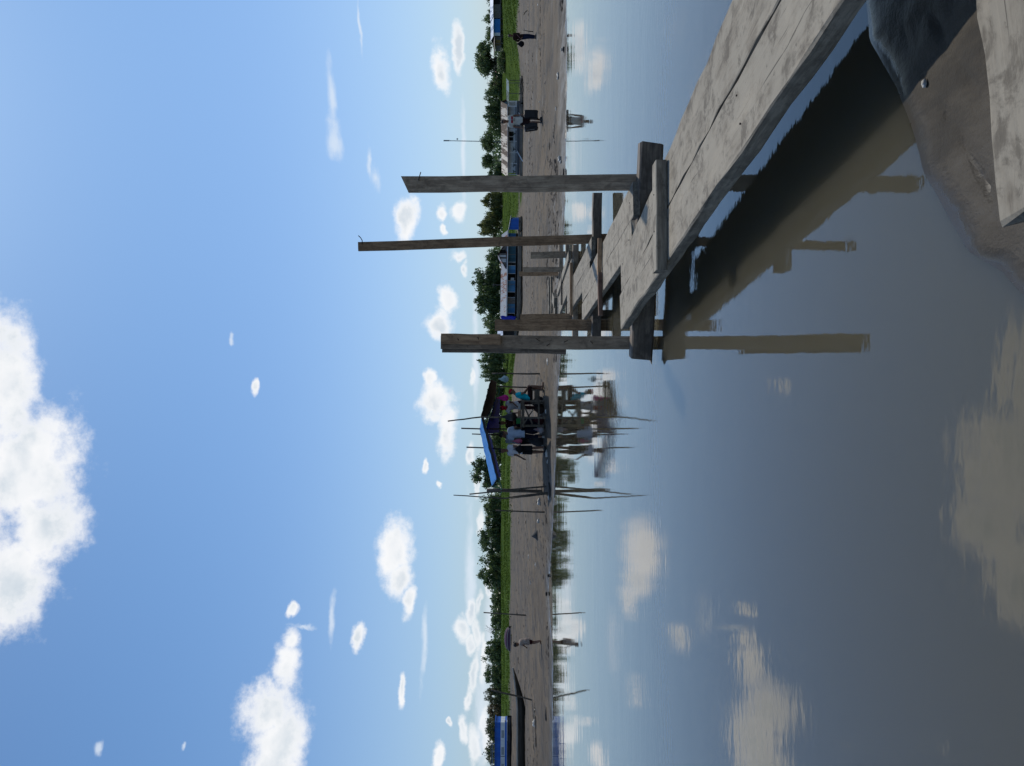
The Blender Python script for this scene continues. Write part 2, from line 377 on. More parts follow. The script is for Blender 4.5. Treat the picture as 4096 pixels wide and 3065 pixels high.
def build_ground():
    ys = [-3000,-800,-250,-80,-30,-12,-6,-3,-1.5,-.6,-.1]
    y = 0.3
    while y < 3.2: ys.append(y); y += 0.022
    while y < 17: ys.append(y); y += 0.5
    while y < 60: ys.append(y); y += 0.16 + max(0, (y-34))*0.02
    while y < 260: ys.append(y); y += 1.4
    while y < 7000: ys.append(y); y *= 1.35
    ns = 301
    s = np.linspace(-1, 1, ns)
    V = []
    for yy in ys:
        hw = 0.72*abs(yy)+1.6
        xs = s*hw + np.sign(s)*np.abs(s)**9*(abs(yy)*1.2+60)
        V.append(np.stack([xs, np.full(ns, yy)], 1))
    V = np.array(V); X = V[:,:,0].ravel(); Y = V[:,:,1].ravel(); Z = gz_arr(X, Y)
    # small relief: trampled mud, ridges running along the shore
    sfar = Y - np.interp(X, SHX, SHY); snear = np.interp(X, NRX, NRY) - Y
    for i in range(len(X)):
        x, y2 = X[i], Y[i]
        if sfar[i] > 0 and y2 < 260:
            a = min(1.0, 0.40+sfar[i]/20)
            Z[i] += a*(0.055*noise.fractal(Vector((x*.18, y2*.40, 1)), .9, 2, 4) + 0.10*(.35-abs(noise.fractal(Vector((x*.42, y2*.75, 3)), .7, 2, 4)))+.02*noise.noise(Vector((x*2.3, y2*2.1, 3))))
            if y2 > 95: Z[i] += 0.16*noise.fractal(Vector((x*.09, y2*.2, 9)), .9, 2, 4)*min(1, (y2-95)/30)
        elif snear[i] > -0.05 and y2 > -2 and abs(x) < 4:
            k = min(1.0, max(0, snear[i]+.02)/.25)
            Z[i] += k*(0.009*noise.fractal(Vector((x*2.2, y2*2.6, 5)), .8, 2, 4) + 0.005*noise.fractal(Vector((x*9, y2*9, 5)), .8, 2, 3))
            # footprints
            for (fx, fy, fr) in ((.62,2.02,.05),(.5,1.93,.055),(.78,1.98,.045),(.98,2.12,.04),(.45,1.78,.05),(1.15,2.0,.04),(.68,1.86,.04),(.88,2.22,.03),(1.05,2.33,.03),(.56,1.72,.03),(.74,2.12,.025),(1.22,2.2,.03)):
                q = ((x-fx)*.8+(y2-fy)*.5)**2/(fr*1.8)**2 + ((y2-fy)*.8-(x-fx)*.5)**2/(fr*.55)**2
                if q < 4: Z[i] -= k*0.011*math.exp(-q*1.3)
    ny = len(ys)
    fs = [(i*ns+j, i*ns+j+1, (i+1)*ns+j+1, (i+1)*ns+j) for i in range(ny-1) for j in range(ns-1)]
    me = bpy.data.meshes.new('ground'); me.from_pydata(np.stack([X, Y, Z], 1).tolist(), [], fs)
    ga = me.attributes.new('grass', 'FLOAT', 'POINT')
    gm = grass_mask(X, Y)
    gm = np.array([np.clip((gm[i] + (9*noise.fractal(Vector((X[i]*.09, Y[i]*.07, 4)), .8, 2, 4) if 90 < Y[i] < 260 else 0))/4.0+.5, 0, 1) for i in range(len(gm))])
    ga.data.foreach_set('value', gm.astype(np.float32))
    me.polygons.foreach_set('use_smooth', [True]*len(me.polygons))
    m = bpy.data.materials.new('mud_and_turf'); m.use_nodes = True; t = NT(m.node_tree); b = t.n['Principled BSDF']
    geo = t.new('ShaderNodeNewGeometry'); P = geo.outputs['Position']
    sp = t.new('ShaderNodeSeparateXYZ'); t.put(sp.inputs[0], P)
    at_ = t.new('ShaderNodeAttribute'); at_.attribute_name = 'grass'
    streak = t.noise(t.vec('MULTIPLY', P, (.30,.12,1)), 1.0, 8, 0.68)
    pud = t.smooth(t.noise(t.vec('MULTIPLY', P, (.22,.10,1)), 1.3, 5, 0.6), 0.60, 0.68)
    clod = t.noise(t.vec('MULTIPLY', P, (.9,.24,1)), 1.5, 8, 0.70)
    fine = t.noise(P, 38, 5, 0.7)
    wz = t.math('ADD', sp.outputs[2], t.math('MULTIPLY', t.math('SUBTRACT', streak, 0.5), 0.16))
    wet = t.math('MAXIMUM', t.smooth(wz, 0.11, 0.02), t.math('MULTIPLY', pud, 0.8))
    col = t.mix(t.smooth(streak, 0.38, 0.66), c4((0.112,0.081,0.047)), c4((0.056,0.041,0.025)))
    band = t.noise(t.vec('MULTIPLY', P, (.035,.11,1)), 1.0, 6, 0.7)
    col = t.mix(t.math('MULTIPLY', t.smooth(band, 0.47, 0.60), 0.55), col, c4((0.055,0.043,0.031)))
    col = t.mix(t.math('MULTIPLY', t.smooth(clod, 0.51, 0.60), 0.85), col, c4((0.030,0.025,0.020)))
    col = t.mix(t.math('MULTIPLY', t.smooth(fine, 0.55, 0.75), 0.3), col, c4((0.14,0.108,0.07)))
    col = t.mix(t.math('MULTIPLY', wet, 0.75), col, c4((0.029,0.025,0.019)))  # wet mud, made darker still to hold the shade over the near bank
    gn = t.noise(t.vec('MULTIPLY', P, (.3,.3,.3)), 1.0, 6, 0.65)
    gcol = t.mix(t.smooth(gn, 0.3, 0.7), c4((0.068,0.108,0.017)), c4((0.030,0.058,0.011)))
    t.put(b.inputs['Base Color'], t.mix(at_.outputs['Fac'], col, gcol))
    rg = t.math('SUBTRACT', 0.85, t.math('MULTIPLY', wet, 0.36))
    film = t.smooth(t.math('ADD', sp.outputs[2], t.math('MULTIPLY', t.math('SUBTRACT', clod, 0.5), 0.016)), 0.014, 0.002)
    rg = t.math('ADD', rg, t.math('MULTIPLY', t.math('MULTIPLY', wet, t.smooth(clod, 0.40, 0.60)), 0.3))
    rg = t.math('MULTIPLY', rg, t.math('SUBTRACT', 1.0, t.math('MULTIPLY', t.math('MULTIPLY', film, film), 0.6)))
    t.put(b.inputs['Roughness'], t.math('MAXIMUM', rg, at_.outputs['Fac'])); t.put(b.inputs['Specular IOR Level'], t.math('MULTIPLY_ADD', at_.outputs['Fac'], -0.33, 0.35))
    bp = t.new('ShaderNodeBump'); bp.inputs['Strength'].default_value = 0.55; bp.inputs['Distance'].default_value = 0.03
    t.put(bp.inputs['Height'], t.math('MULTIPLY', t.math('ADD', t.math('MULTIPLY', clod, 1.6), t.math('MULTIPLY', fine, 0.5)), t.math('SUBTRACT', 1.0, t.math('MAXIMUM', t.math('MULTIPLY', wet, 0.1), t.math('MULTIPLY', film, 0.93))))); t.put(b.inputs['Normal'], bp.outputs[0])
    me.materials.append(m)
    tag(link('mud_bank', me), 'grey brown mud bank rising to a grassy slope', 'ground', kind='structure')
build_ground()

def build_water():
    mb = MB(); mb.add([(-600,-60,0),(600,-60,0),(600,60,0),(-600,60,0)], [(0,1,2,3)])
    m = bpy.data.materials.new('river_water'); m.use_nodes = True; t = NT(m.node_tree); b = t.n['Principled BSDF']
    b.inputs['Base Color'].default_value = (0.084,0.077,0.054,1); b.inputs['Subsurface Weight'].default_value = 1.0; b.inputs['Subsurface Radius'].default_value = (1.0,0.9,0.6); b.inputs['Subsurface Scale'].default_value = 1.3; b.inputs['Roughness'].default_value = 0.015
    b.inputs['IOR'].default_value = 1.5; b.inputs['Specular IOR Level'].default_value = 0.5
    geo = t.new('ShaderNodeNewGeometry'); P = geo.outputs['Position']
    sp = t.new('ShaderNodeSeparateXYZ'); t.put(sp.inputs[0], P)
    r1 = t.noise(t.vec('MULTIPLY', P, (.55,1.5,1)), 1.5, 3, 0.5)
    r2 = t.noise(t.vec('MULTIPLY', P, (.8,1.8,1)), 7.0, 3, 0.55)
    r3 = t.noise(t.vec('MULTIPLY', P, (.35,1.0,1)), 0.5, 2, 0.5)
    patch = t.smooth(t.noise(P, 0.16, 3, 0.6), 0.38, 0.62)
    h = t.math('ADD', t.math('MULTIPLY', r1, 0.0022), t.math('MULTIPLY', r2, t.math('MULTIPLY_ADD', t.smooth(sp.outputs[1], 4.0, 14.0), -0.0015, 0.0018)))
    h = t.math('ADD', h, t.math('MULTIPLY', r3, 0.004))
    amt = t.math('MULTIPLY_ADD', patch, 0.5, 0.5)
    amt = t.math('MULTIPLY', amt, t.math('MULTIPLY_ADD', t.smooth(sp.outputs[1], 3.0, 20.0), 0.4, 0.6))
    bp = t.new('ShaderNodeBump'); bp.inputs['Distance'].default_value = 1.0; bp.inputs['Strength'].default_value = 1.0
    t.put(bp.inputs['Height'], t.math('MULTIPLY', h, amt)); t.put(b.inputs['Normal'], bp.outputs[0])
    tag(mb.build('river_water', m), 'calm murky brown river water mirroring the sky', 'water', kind='structure')
build_water()

# ---------------------------------------------------------------- timber pieces
def timber(name, p, q, w, t, material, parent=None, up=(0,0,1), segs=5, jit=0.004, w2=None, ragged=0.0, cut=0.0, seed=None):
    """sawn timber from p to q (centre line), w wide, t thick, chamfered and a little uneven; local x runs along it"""
    rnd = random.Random(seed if seed is not None else hash((round(p[0],3), round(p[1],3), round(q[2],3))) & 0xffff)
    p, q = Vector(p), Vector(q); X = q-p; L = X.length; X.normalize()
    Z = Vector(up); Z = Z - X*Z.dot(X)
    if Z.length < 1e-3: Z = Vector((0,1,0)) - X*X.y
    Z.normalize(); Y = Z.cross(X)
    M = Matrix.Translation((p+q)/2) @ Matrix((X, Y, Z)).transposed().to_4x4()
    w2 = w if w2 is None else w2
    mb = MB(); n = 8; c = min(w, t)*0.09
    for i in range(segs+1):
        f = i/segs; ww = (w+(w2-w)*f)/2; tt = t/2; x = (f-.5)*L
        dy, dz = rnd.uniform(-jit, jit), rnd.uniform(-jit, jit)*.6
        cs = [(-ww,-tt+c),(-ww+c,-tt),(ww-c,-tt),(ww,-tt+c),(ww,tt-c),(ww-c,tt),(-ww+c,tt),(-ww,tt-c)]
        for (a, b) in cs:
            xx = x
            if i in (0, segs): xx += rnd.uniform(-ragged, ragged) + (cut*a/ww if i == segs else 0)
            mb.v.append((xx, a+dy+rnd.uniform(-jit,jit)*.5, b+dz+rnd.uniform(-jit,jit)*.3))
    for i in range(segs):
        for j in range(n):
            mb.f.append((i*n+j, i*n+(j+1)%n, (i+1)*n+(j+1)%n, (i+1)*n+j)); mb.m.append(0)
    mb.f.append(tuple(range(n-1,-1,-1))); mb.m.append(0); mb.f.append(tuple(segs*n+j for j in range(n))); mb.m.append(0)
    return mb.build(name, material, parent, M)
def nail(parent, pos, d=(0,-1,0), L=0.05, r=0.004, bend=None):
    mb = MB(); p = Vector(pos); d = Vector(d).normalized()
    pts = [p, p+d*L*.6, p+d*L] if bend is None else [p, p+d*L*.5, p+d*L*.8+Vector(bend)*.4, p+d*L+Vector(bend)]
    mb.tube(pts, r, 6); return mb.build('nail', M_NAIL, parent, Matrix.Identity(4))

# ---------------------------------------------------------------- footbridge
def footbridge():
    fb = thing('plank_footbridge', (1.2, 6.5, 0), 0, 'long weathered plank footbridge on stakes crossing the water to the muddy shore', 'footbridge')
    def pl(name, p, q, z, w, m=M_PLANK, t=0.055, w2=None, rag=0.01, segs=10, jit=0.005, z2=None):
        z2 = z if z2 is None else z2
        return timber(name, (p[0],p[1],z-t/2), (q[0],q[1],z2-t/2), w, t, m, fb, segs=segs, jit=jit, w2=w2, ragged=rag)
    # first span: two wide planks
    pl('plank', (1.375,0.55), (.612,6.53), .330, .31, t=.075, w2=.30, segs=34, jit=.006)
    pl('plank', (1.755,0.55), (.905,6.50), .328, .39, t=.034, w2=.27, segs=34, jit=.007)
    timber('cleat', (.66,4.52,.362), (1.31,4.54,.362), .125, .066, M_PLANK, fb, jit=.002)
    # second span
    pl('plank', (1.235,6.28), (1.03,11.2), .272, .255, rag=.035, w2=.26)
    pl('plank', (1.49,6.20), (1.31,11.1), .276, .285, rag=.035, w2=.28)
    timber('cleat', (.745,8.42,.295), (1.22,8.45,.303), .07, .045, M_RED, fb, segs=3)
    timber('cleat', (1.2,8.47,.305), (1.6,8.42,.305), .065, .045, M_BROWN, fb, segs=3)
    # third span
    pl('plank', (1.50,10.1), (1.42,14.8), .262, .25, rag=.04)
    pl('plank', (1.74,9.82), (1.68,14.7), .268, .27, rag=.04)
    timber('cleat', (1.16,13.05,.30), (2.05,13.0,.305), .06, .05, M_BROWN, fb, segs=3)
    # fourth span
    pl('plank', (1.88,13.9), (1.72,18.0), .26, .24, rag=.04)
    pl('plank', (2.12,13.6), (1.97,18.1), .258, .22, rag=.04)
    pl('plank', (2.36,14.1), (2.12,17.9), .285, .16, rag=.03, z2=.30)
    timber('cleat', (1.66,16.2,.29), (2.38,16.25,.29), .05, .04, M_BEAM, fb, segs=3)
    # landing on the mud
    pl('plank', (1.92,20.6), (2.88,20.9), .33, .22, t=.05)
    pl('plank', (1.95,21.0), (2.92,21.5), .37, .20, t=.04)
    pl('plank', (2.02,19.3), (2.30,20.5), .31, .26, t=.09, segs=4)
    pl('plank', (1.80,19.2), (1.98,20.3), .29, .24, t=.07, segs=4, z2=.26)
    for (x, y) in ((1.02,3.0),(1.15,3.05),(.90,4.53),(1.12,4.54),(.62,6.42),(.74,6.40),(.90,6.44),(1.0,6.40),(1.2,6.4),(1.5,6.35)):
        z = .397 if abs(y-4.53) < .05 else (.331 if x < 1.05 or y < 6 else .279)
        b = MB(); b.tube([(x,y,z-.006),(x,y,z+.001)], .0042, 8); b.build('nail', M_NAIL, fb, Matrix.Identity(4))
    # cross beams at the water
    def beam(p, q, z, h, w=.14, m=M_BEAM, rag=.03):
        return timber('crossbeam', (p[0],p[1],z-h/2), (q[0],q[1],z-h/2), w, h, m, fb, segs=7, jit=.009, ragged=rag)
    beam((.20,6.62), (1.92,6.12), .238, .185, .16)
    beam((.60,10.45), (2.56,10.3), .205, .125)
    beam((.84,14.3), (2.55,14.1), .20, .11, m=M_POST)
    beam((1.2,16.25), (2.95,16.1), .21, .09, m=M_POST)
    beam((1.35,19.4), (3.5,19.2), .19, .10, m=M_POST)
    # upright boards
    def post(x0, x1, d, z1, w, m, t=.045, z0=-.55, cut=0.0, d2=None):
        return timber('post', (x0,d,z0), (x1,d2 or d,z1), w, t, m, fb, up=(0,-1,0), segs=8, jit=.004, cut=cut)
    a = post(.352,.362,6.76,1.89,.118,M_POST)
    timber('batten', (.385,6.722,1.36), (.388,6.722,1.885), .092, .022, M_BROWN, fb, up=(0,-1,0), segs=4, jit=.002)
    timber('post', (.283,6.79,.78), (.300,6.79,1.88), .05, .07, M_BEAM, fb, up=(0,-1,0), segs=5, jit=.004)
    post(1.675,1.655,6.36,2.15,.13,M_POST,cut=-.03)
    post(2.02,1.885,10.55,3.42,.125,M_BROWN)
    post(.80,.80,10.55,1.53,.155,M_BROWN)
    post(1.235,1.215,14.4,1.17,.165,M_BROWN)
    post(2.75,2.72,16.25,.95,.14,M_POST)
    post(2.62,2.60,17.5,1.10,.11,M_POST)
    post(2.83,2.80,19.55,1.19,.12,M_BROWN)
    post(1.05,1.06,14.45,.30,.13,M_BEAM); post(2.3,2.3,14.3,.28,.12,M_BEAM); post(1.45,1.45,16.4,.29,.12,M_BEAM)
    post(.95,.95,10.6,.20,.13,M_BEAM); post(1.62,1.62,6.3,.23,.13,M_BEAM)
    # nails
    for (x, z, b) in ((.372,1.02,(.02,0,.03)),(.345,.93,(-.02,0,.025)),(.36,.80,(.015,0,-.03)),(.375,1.55,(.03,0,.01)),(.37,1.72,(.02,0,.02)),(.35,.55,(.02,0,.02))):
        nail(fb, (x,6.735,z), (0,-1,0), .03, .0035, b)
    nail(fb, (1.685,6.335,2.03), (0,-1,0), .03, .004, (.06,0,-.02))
    nail(fb, (1.925,10.53,3.36), (1,-.3,0), .09, .006, (.02,0,.05))
footbridge()
lp = timber('loose_plank', (.36,1.60,.108), (1.55,1.76,.130), .17, .062, M_PLANK, None, segs=12, jit=.006, ragged=.012)
tag(lp, 'pale loose plank lying on the mud at the nearest corner of the bank', 'plank')

# ---------------------------------------------------------------- stakes
def stake(pts, r0, r1, label, name='wooden_stake', m=None, parts=None):
    base = Vector(pts[0]); M = Matrix.Translation(base)
    P = []
    for i in range(len(pts)-1):
        a, b = Vector(pts[i]), Vector(pts[i+1])
        for k in range(4): P.append(a.lerp(b, k/4))
    P.append(Vector(pts[-1]))
    P = [p-base + Vector((random.uniform(-1,1)*.012, random.uniform(-1,1)*.012, 0)) for p in P]
    P.insert(0, P[0]-Vector((0,0,.35)))
    n = len(P); mb = MB(); mb.tube(P, [(r0+(r1-r0)*i/(n-1))*random.uniform(.88,1.12) for i in range(n)], 8)
    o = mb.build(name, m or M_STAKE, None, M, smooth=True)
    return tag(o, label, 'stake', 'stakes driven into the mud')
def stk(x0, y0, x1, y1, d, r0, r1, label, mid=None, d2=None):
    a = at(x0, y0, d); a.z = min(a.z, gz(a.x, a.y)+.02); b = at(x1, y1, d2 or d)
    pts = [a]
    if mid: pts.append(at(mid[0], mid[1], d))
    pts.append(b); return stake(pts, r0, r1, label)
stk(2163,1946,1878,1976,29.5,.038,.028,'long straight stake slanting across the thick post')
stk(2143,1973,1814,1981,29.2,.045,.016,'tallest thin crooked pole left of the blue canopy', mid=(2020,1993))
stk(2116,1966,1947,1961,31.5,.075,.07,'short thick stake behind the crossed poles')
stk(2140,1976,2042,1994,28.9,.035,.02,'short leaning stake propped beside the tall crooked pole')
stk(2108,2049,1982,2041,31.0,.032,.024,'lone thin stake on the mud left of the crossed poles')
stk(2126,1496,1967,1494,30.5,.034,.028,'upright stake right of the white hanging bag')
stk(2110,1553,1988,1546,30.0,.034,.028,'stake holding up the right edge of the dark awning')
stk(2072,2461,1934,2450,62,.06,.05,'slim pale mast standing alone far off by the grass')
stk(2118,2800,1963,2759,45,.055,.05,'dark leaning pole in front of the long canoe')

# ---------------------------------------------------------------- people
M_SKIN = mat('brown_skin', (0.20,0.105,0.068), (0.155,0.08,0.05), 8, 0.55, vary=0.08)
M_HAIR = mat('black_hair', (0.012,0.010,0.009), (0.022,0.018,0.015), 30, 0.5, 0.3, 60, vary=0)
M_EYE = mat('dark_eye', (0.01,0.008,0.007), None, 5, 0.2, vary=0)
M_LIP = mat('lip', (0.16,0.06,0.05), None, 5, 0.5, vary=0)
def cloth(name, c, c2=None, scale=5): return mat(name, c, c2 or [k*.8 for k in c], scale, 0.9, 0.35, 14, vary=0, spec=0.1)
def pose(lean=0, side=0, pel=(0,0,.92), hp=0, hy=0, hs=0, twist=0, **ov):
    pel = Vector(pel)
    T = Matrix.Rotation(R(twist), 3, 'Z') @ Matrix.Rotation(-R(lean), 3, 'X') @ Matrix.Rotation(R(side), 3, 'Y')
    T2 = Matrix.Rotation(-R(lean*.55), 3, 'X') @ Matrix.Rotation(R(side*.5), 3, 'Y')
    J = {'pel': pel, 'waist': pel+T2@Vector((0,0,.16))}
    J['chest'] = J['waist']+T@Vector((0,.01,.20)); J['shc'] = J['waist']+T@Vector((0,0,.335)); J['neck'] = J['waist']+T@Vector((0,.012,.40))
    J['hrot'] = T @ Matrix.Rotation(R(hy), 3, 'Z') @ Matrix.Rotation(-R(hp), 3, 'X') @ Matrix.Rotation(R(hs), 3, 'Y')
    J['head'] = J['neck'] + T@Vector((0,.01,.05)) + J['hrot']@Vector((0,.02,.115))
    for s, k in ((1,'R'),(-1,'L')):
        J['sh'+k] = J['waist']+T@Vector((s*.175,0,.31))
        J['el'+k] = J['sh'+k]+Vector((s*.05,-.03,-.28)); J['wr'+k] = J['el'+k]+Vector((s*.02,.06,-.24))
        J['hip'+k] = pel+Vector((s*.088,0,-.02)); J['kn'+k] = Vector((s*.10,pel.y+.02,.49)); J['an'+k] = Vector((s*.105,pel.y-.02,.085))
        J['toe'+k] = None
    for k, v in ov.items(): J[k] = Vector(v)
    for k in 'RL':
        if J['toe'+k] is None: J['toe'+k] = J['an'+k]+Vector((.02 if k=='R' else -.02,.155,-.055))
    return J
def remeshed(name, mb, m, parent, vox):
    o = mb.build(name, m, parent)
    r = o.modifiers.new('remesh', 'REMESH'); r.mode = 'VOXEL'; r.voxel_size = vox; r.use_smooth_shade = True
    q = o.modifiers.new('smooth', 'SMOOTH'); q.factor = 0.5; q.iterations = 3
    BAKE.append(o); return o
def person(label, loc, rz, H, J, shirt, pants, sleeve=.55, leg=1.0, hair='short', shoes=None, cap=None, hem=-.04, fists=False, group=None, bulk=1.0, headk=1.0):
    k = H/1.70
    p = thing('person', loc, rz, label, 'person', group)
    W[p.name] = W[p.name] @ Matrix.Scale(k, 4); p.matrix_basis = W[p.name]
    b = MB(); X = (1,0,0)
    b.tube([J['pel']+Vector((0,0,-.09)), J['pel'], J['waist'], J['chest'], J['shc'], J['shc'].lerp(J['neck'],.75)],
           [.10,.158,.128,.152,.125,.06], 14, ry=[.08,.112,.095,.112,.085,.058], ref=J['shR']-J['shL'])
    b.caps(J['shc'], J['head'], .058, .055)
    hr = J['hrot']
    def hd(x, y, z): return J['head']+hr@Vector((x*headk,y*headk,z*headk+(headk-1)*.09))
    b.ball(hd(0,-.008,.012), (.077*headk,.098*headk,.108*headk), rot=hr); b.ball(hd(0,.028,-.052), (.056*headk,.062*headk,.062*headk), rot=hr)
    b.caps(hd(0,.088,.012), hd(0,.108,-.022), .011, .016); b.ball(hd(0,.05,-.10), (.025,.025,.02), rot=hr)
    for s in (1,-1): b.ball(hd(s*.08,-.005,-.01), (.012,.024,.034), 8, 6, hr)
    for s, q in ((1,'R'),(-1,'L')):
        b.caps(J['shc'].lerp(J['sh'+q],.6), J['sh'+q], .07, .062); b.caps(J['sh'+q], J['el'+q], .056, .042); b.caps(J['el'+q], J['wr'+q], .042, .029)
        d = (J['wr'+q]-J['el'+q]).normalized(); sidev = Vector((0,1,0)); sidev = (sidev-d*sidev.dot(d)).normalized(); n = d.cross(sidev)*s
        w0 = J['wr'+q]
        b.caps(w0+d*.02, w0+d*.075, .03, .034)
        for i, (o_, L) in enumerate(((.028,.070),(.010,.082),(-.009,.076),(-.027,.058))):
            a = w0+d*.085+sidev*o_
            c = a+d*L*.5*(0.6 if fists else 1)-n*.012; e = c+(d*L*.5 if not fists else -n*L*.5-d*.01)
            b.caps(a, c, .0115, .0105, 8); b.caps(c, e, .0105, .009, 8)
        th = w0+d*.035+sidev*.03
        b.caps(th, th+d*.035+sidev*.025, .014, .012, 8); b.caps(th+d*.035+sidev*.025, th+d*.065+sidev*.02, .012, .010, 8)
        b.caps(J['hip'+q], J['kn'+q], .085, .056); b.caps(J['kn'+q], J['kn'+q].lerp(J['an'+q],.35), .055, .056); b.caps(J['kn'+q].lerp(J['an'+q],.35), J['an'+q], .056, .036)
        b.caps(J['an'+q]-Vector((0,.02,.04)), J['toe'+q], .038, .032)
    body = remeshed('body', b, M_SKIN, p, .0125)
    # face
    for s in (1,-1): e = MB(); e.ball(hd(s*.03,.084,.012), (.013,.009,.008), 8, 5, hr); e.build('eye', M_EYE, p)
    e = MB(); e.ball(hd(0,.089,-.058), (.024,.009,.008), 8, 5, hr); e.build('mouth', M_LIP, p)
    # shirt
    c = MB(); h = J['pel']+Vector((0,0,hem))
    c.tube([h, J['pel']+Vector((0,0,.06)), J['waist'], J['chest'], J['shc'], J['shc'].lerp(J['neck'],.45)],
           [k_*bulk for k_ in (.178,.172,.155,.176,.15,.085)], 16, ry=[k_*bulk for k_ in (.135,.13,.122,.136,.108,.075)], ref=J['shR']-J['shL'])
    for q in 'RL':
        c.caps(J['shc'].lerp(J['sh'+q],.55), J['sh'+q], .085, .078)
        if sleeve > 0:
            t_ = min(sleeve,1.0); end = J['sh'+q].lerp(J['el'+q], t_); c.tube([J['sh'+q], end], [.078,.07 if sleeve < 1 else .06], 12)
            if sleeve > 1: c.caps(J['el'+q], J['el'+q].lerp(J['wr'+q], sleeve-1), .06, .046)
    remeshed('shirt', c, shirt, p, .017)
    # trousers or shorts
    c = MB()
    c.tube([J['pel']+Vector((0,0,-.12)), J['pel']+Vector((0,0,-.02)), J['pel']+Vector((0,0,.09))], [.13,.17,.158], 14, ry=[.11,.13,.122])
    for q in 'RL':
        k1 = min(leg*2, 1.0)
        c.caps(J['hip'+q], J['hip'+q].lerp(J['kn'+q], .3), .098, .094); c.tube([J['hip'+q].lerp(J['kn'+q],.2), J['hip'+q].lerp(J['kn'+q],k1)], [.096,.076+.02*(leg<.6)], 12)
        if leg > .5:
            c.caps(J['hip'+q].lerp(J['kn'+q],.9), J['kn'+q], .076, .072); c.tube([J['kn'+q], J['kn'+q].lerp(J['an'+q], (leg-.5)*2)], [.073,.062], 12)
    remeshed('trousers' if leg > .6 else 'shorts', c, pants, p, .017)
    # hair
    hb = MB(); hb.ball((0,0,0), (1,1,1), 16, 12)
    vs = []
    for v in hb.v:
        v = Vector(v); q = Vector((v.x*.085, v.y*.106-.014, v.z*.112+.022))
        if v.y > .1 and q.z < .052: q = q*.72
        if q.z < -.045 and hair != 'long': q = q*.75
        if hair == 'long' and v.z < -.2 and v.y < .2: q.z -= .07*(-v.z); q.y -= .01
        vs.append(tuple(hd(*q)))
    hb.v = vs; hb.build('hair', M_HAIR, p, smooth=True)
    if hair == 'tail':
        hb = MB(); hb.caps(hd(0,-.1,.05), hd(0,-.16,.03), .022, .03); hb.caps(hd(0,-.16,.03), hd(0,-.19,-.05), .03, .015); hb.build('ponytail', M_HAIR, p, smooth=True)
    if cap:
        cb = MB(); cb.ball(hd(0,-.01,.055), (.092,.112,.075), 14, 8, hr)
        cm, back = cap; s = -1 if back else 1
        g = [[hd(x*.07, s*(.085+y*.075*(1-.5*x*x)), .048-.018*y) for x in (-1,-.5,0,.5,1)] for y in (0,.5,1)]
        cb.sheet(g, .008); cb.build('cap', cm, p, smooth=True)
    if shoes:
        for q in 'RL':
            c = MB(); c.caps(J['an'+q]-Vector((0,.025,.035)), J['toe'+q]+Vector((0,.015,0)), .052, .045); c.box((J['an'+q]+J['toe'+q])/2-Vector((0,0,.055)), (.09,.25,.022))
            c.build('shoe', shoes, p, smooth=True)
    return p
BLACK = cloth('black_cloth', (0.014,0.014,0.016)); NAVY = cloth('navy_cloth', (0.012,0.014,0.028))
JERSEY = cloth('cream_jersey', (0.62,0.62,0.55)); BROWNJ = cloth('brown_jacket', (0.035,0.018,0.014)); JEANS = cloth('jeans', (0.018,0.024,0.055))
DKSHORT = cloth('dark_shorts', (0.028,0.014,0.014)); LBLUE = cloth('pale_blue_shirt', (0.42,0.52,0.66)); WHITE = cloth('white_cotton', (0.62,0.63,0.68))
GREYS = cloth('grey_shirt', (0.26,0.32,0.35)); TURQ = cloth('turquoise_shirt', (0.015,0.48,0.58)); MAROON = cloth('maroon', (0.045,0.012,0.018))
REDC = cloth('red_cap', (0.42,0.018,0.035)); SHOE = mat('black_shoe', (0.012,0.012,0.013), None, 8, 0.6, vary=0); SANDAL = cloth('pale_sandal', (0.45,0.43,0.38))
FLORAL = mat('floral_shirt', (0.48,0.40,0.33), (0.16,0.10,0.08), 18, 0.9, vary=0)

# man with two suitcases, walking towards the water
loc = at(2167, 484, 33.0); loc.z = gz(loc.x, loc.y)
J = pose(lean=2, side=4, hp=14, hs=6, elR=(.255,-.02,1.14), wrR=(.30,.03,.90), elL=(-.25,-.04,1.13), wrL=(-.245,.03,.90),
         knR=(.10,.09,.50), anR=(.09,.10,.09), knL=(-.10,.05,.49), anL=(-.085,-.10,.10))
man = person('man in a white jersey with red chest band carrying two black suitcases', loc, math.pi, 1.72, J, JERSEY, DKSHORT, sleeve=.62, leg=.47, hair='short', shoes=SHOE, hem=-.10, fists=True)
def on_front(parent, name, m, cx, cz, w, h, y=.152, slant=0):
    b = MB(); n = 6
    g = [[Vector((cx+(i/n-.5)*w, y-.35*((cx+(i/n-.5)*w)**2), cz+slant*(i/n-.5)+j*h)) for i in range(n+1)] for j in (-.5,.5)]
    b.sheet(g, .0); return b.build(name, m, parent)
# jersey print: red band with a round badge, two short dark lines of lettering
on_front(man, 'chest_band', cloth('red_print', (0.40,0.01,0.03)), 0, 1.285, .29, .075, .158)
bd = MB(); bd.tube([(.01+.022*math.cos(a), .166, 1.285+.022*math.sin(a)) for a in [R(-150+60*i) for i in range(6)]], .005, 5); bd.build('badge', WHITE, man)
for i, (x, z, w_) in enumerate(((.055,1.215,.03),(.02,1.21,.022),(-.01,1.21,.022),(-.035,1.208,.016),(.065,1.175,.02),(.04,1.175,.016),(.012,1.172,.024),(-.016,1.172,.018),(-.042,1.17,.02))):
    on_front(man, 'lettering', BLACK, x, z, w_*.7, .022, .157)
M_CASE = mat('suitcase_shell', (0.014,0.014,0.016), (0.02,0.02,0.023), 10, 0.55, 0.2, 40, vary=0); M_TRIM = mat('suitcase_trim', (0.35,0.35,0.34), None, 6, 0.5, vary=0)
